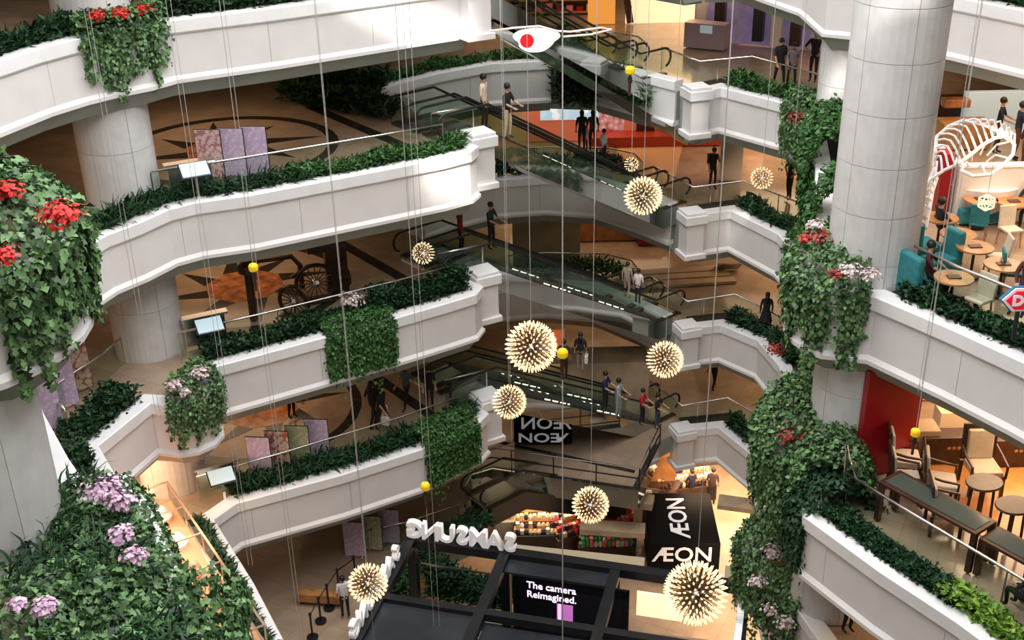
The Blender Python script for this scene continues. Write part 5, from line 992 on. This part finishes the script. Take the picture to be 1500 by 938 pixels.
for px, py, d, m, lb in [(1405, 165, (2.0, .8, 1.0), 'dwood', 'dark counter with an orange lit top at the rear of the cafe'), (1400, 150, (.8, .4, .25), 'amber', 'orange lit menu box on the rear cafe counter'), (1470, 165, (2.6, .2, 1.4), 'screen', 'pale blue lit window behind the two people in navy'), (1410, 195, (1.5, .8, .8), 'wood', 'brown bench left of the people in navy')]: tagbox('cafe_furniture', px, py, z + d[2] / 2 + (1.0 if d[2] == .25 else 0), d, lb, 'furniture', m)

# ------------------------------------------------------------------ lounge, right middle balcony
z = LEV['C']
mb = MB(); mb.box((0, 0, 1.45), (1.5, .2, 2.9)); o = mb.build('red_panel', 'redpanel'); q = at(1292, 690, z); o.location = (q.x, q.y, z); o.rotation_euler = (0, 0, .25); tag(o, 'tall glossy red panel right of the white column, lounge', 'panel')
mb = MB(); mb.box((0, 0, .6), (.35, .3, 1.2)); o = mb.build('black_speaker', 'black'); o.location = at(1328, 640, z) ; tag(o, 'black box beside the tall red panel', 'speaker')
def counter(px, py, w, d, h, lb, m='dwood', rz=0., wr=True):
    q = at(px, py, z); r = empty('counter', q, rz, lb, 'counter'); mb = MB(); mb.box((0, 0, h / 2), (w, d, h)); mb.build('body', m, r, bevel=.02)
    if wr:
        for k in range(3): mb = MB(); mb.ball((-.12 + .12 * k, -d / 2 - .01, h * .62), .05, 6, (1, .2, 1)); mb.build('gold_ornament', mat('gold_ornament', (.5, .36, .15), .4, .6), r)
counter(1388, 672, 1.5, .5, .75, 'low dark panel with gold ornament, left in the lounge'); counter(1485, 676, 1.8, .5, .75, 'low dark panel with gold ornament, right in the lounge'); counter(1345, 668, .7, .6, .9, 'brown cabinet behind the yellow spotlight', 'shop', 0, False)
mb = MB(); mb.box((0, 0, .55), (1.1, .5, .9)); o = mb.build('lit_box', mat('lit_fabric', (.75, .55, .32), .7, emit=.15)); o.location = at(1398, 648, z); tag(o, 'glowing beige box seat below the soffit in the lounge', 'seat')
mb = MB(); q0 = at(1400, 600, z); mb.box((q0.x + 3.2, q0.y + .6, z + 1.4), (9, .2, 2.8)); tag(mb.build('wall_lounge', 'wood'), kind='structure')
mb = MB(); mb.prism([(at(a, b, z).x, at(a, b, z).y) for a, b in ((1330, 640), (1500, 640), (1700, 800), (1560, 860), (1400, 760))], z - .045, z - .02); tag(mb.build('floor_lounge', mat('orange_wood_floor', (.60, .27, .08), .25, var=.12, scale=2.)), kind='structure')
def armchair(px, py, rz, label, k=1.0):
    q = at(px, py, z); t = empty('armchair', q, rz, label, 'armchair', 'dark wood armchairs with beige cushions'); t.scale = (k, k, k)
    mb = MB(); mb.box((0, -.02, .46), (.56, .56, .14)); mb.build('seat_cushion', 'cream', t, bevel=.03); mb = MB(); mb.box((0, .28, .82), (.50, .09, .60), rx=-.12); mb.build('back_cushion', 'cream', t, bevel=.03)
    mb = MB(); mb.box((0, .33, .86), (.66, .05, .72), rx=-.12); mb.build('back_frame', 'dwood', t, bevel=.01)
    for s in (-1, 1):
        mb = MB(); mb.tube([(s * .32, .33, .78), (s * .34, 0, .70), (s * .33, -.3, .66), (s * .32, -.3, .4)], .028, 6); mb.build('armrest', 'dwood', t)
        for y in (-.28, .3): mb = MB(); mb.bar((s * .3, y, 0), (s * .29, y, .45), .06); mb.build('leg', 'dwood', t)
    return t
armchair(1434, 715, .0, 'dark wood armchair with patterned back facing the camera, lounge', 1.25); armchair(1372, 735, 1.3, 'beige cushioned armchair turned sideways behind the glass-topped table', 1.2); armchair(1380, 775, 1.4, 'beige armchair nearer the rail, beside the table corner', 1.1); armchair(1320, 700, 1.4, 'dark wood armchair leftmost in the lounge by the red panel', 1.2); armchair(1322, 728, 1.4, 'beige armchair half hidden by the left end of the long table', 1.1)
def tall_table(px, py, w, d, h, rz, label, top='dwood'):
    q = at(px, py, z); t = empty('long_table', q, rz, label, 'table'); mb = MB(); mb.box((0, 0, h), (w, d, .07)); mb.build('top_frame', 'dwood', t, bevel=.01); mb = MB(); mb.box((0, 0, h + .04), (w - .2, d - .2, .012)); mb.build('glass_top', mat('green_glass_top', (.07, .09, .075), .15), t)
    for sx in (-1, 1):
        for sy in (-1, 1): mb = MB(); mb.box((sx * (w / 2 - .06), sy * (d / 2 - .06), h / 2), (.12, .12, h)); mb.build('leg', 'dwood', t)
tall_table(1362, 790, 2.5, .75, 1.0, -.95, 'long dark wood table with greenish glass top behind the lounge rail'); tall_table(1475, 852, 1.2, .7, .9, -.95, 'dark wood side table at the right edge of the lounge')
def stool(px, py, lb, h=.62):
    q = at(px, py, z); t = empty('oval_table', q, .3, lb, 'table', 'dark oval lounge tables'); mb = MB(); mb.lathe((0, 0, h), [(0, 0), (.42, 0), (.44, .03), (.42, .06), (0, .06)], 24); o = mb.build('top', 'dwood', t); o.scale = (1, .8, 1)
    for k in range(4): a_ = PI / 4 + k * PI / 2; mb = MB(); mb.bar((.28 * math.cos(a_), .24 * math.sin(a_), 0), (.24 * math.cos(a_), .2 * math.sin(a_), h), .06); mb.build('leg', 'dwood', t)
stool(1432, 760, 'dark oval table in front of the patterned armchair', .95); stool(1474, 800, 'larger dark oval table to the right with thick legs', 1.05)
pp(1500, 905, 'C', 200, 'sit', 'person in dark blue at the lower right corner of the lounge', shirt=NV, pants=BK)
# pale upright handrail frame left of the lounge
mb = MB(); a_ = at(1242, 705, z + .9); mb.tube([a_ + Vector((0, 0, -.9)), a_ + Vector((-.1, .1, .9)), a_ + Vector((.15, -.1, .1))], .035, 8); tag(mb.build('handrail_bracket', 'steel', smooth=True), 'bent steel handrail end left of the red panel', 'handrail')
# bottom right shop under the lounge balcony
z = LEV['D']
r_ = empty('bottom_shop', at(1300, 910, z), 0, 'warm wooden shop front under the lowest right balcony', 'shop front'); mb = MB(); mb.box((1.0, .5, 1.3), (3.5, .2, 2.6)); mb.build('wood_wall', 'wood', r_); mb = MB(); mb.box((-1.2, .3, 1.3), (.9, .5, 2.6)); mb.build('dark_display', 'frame', r_)
pp(1240, 925, 'D', 30, 'stand', 'dark-clad person with glasses under the lowest right balcony', shirt=BK, pants=BK, sleeves='long')
S['built'] = 1
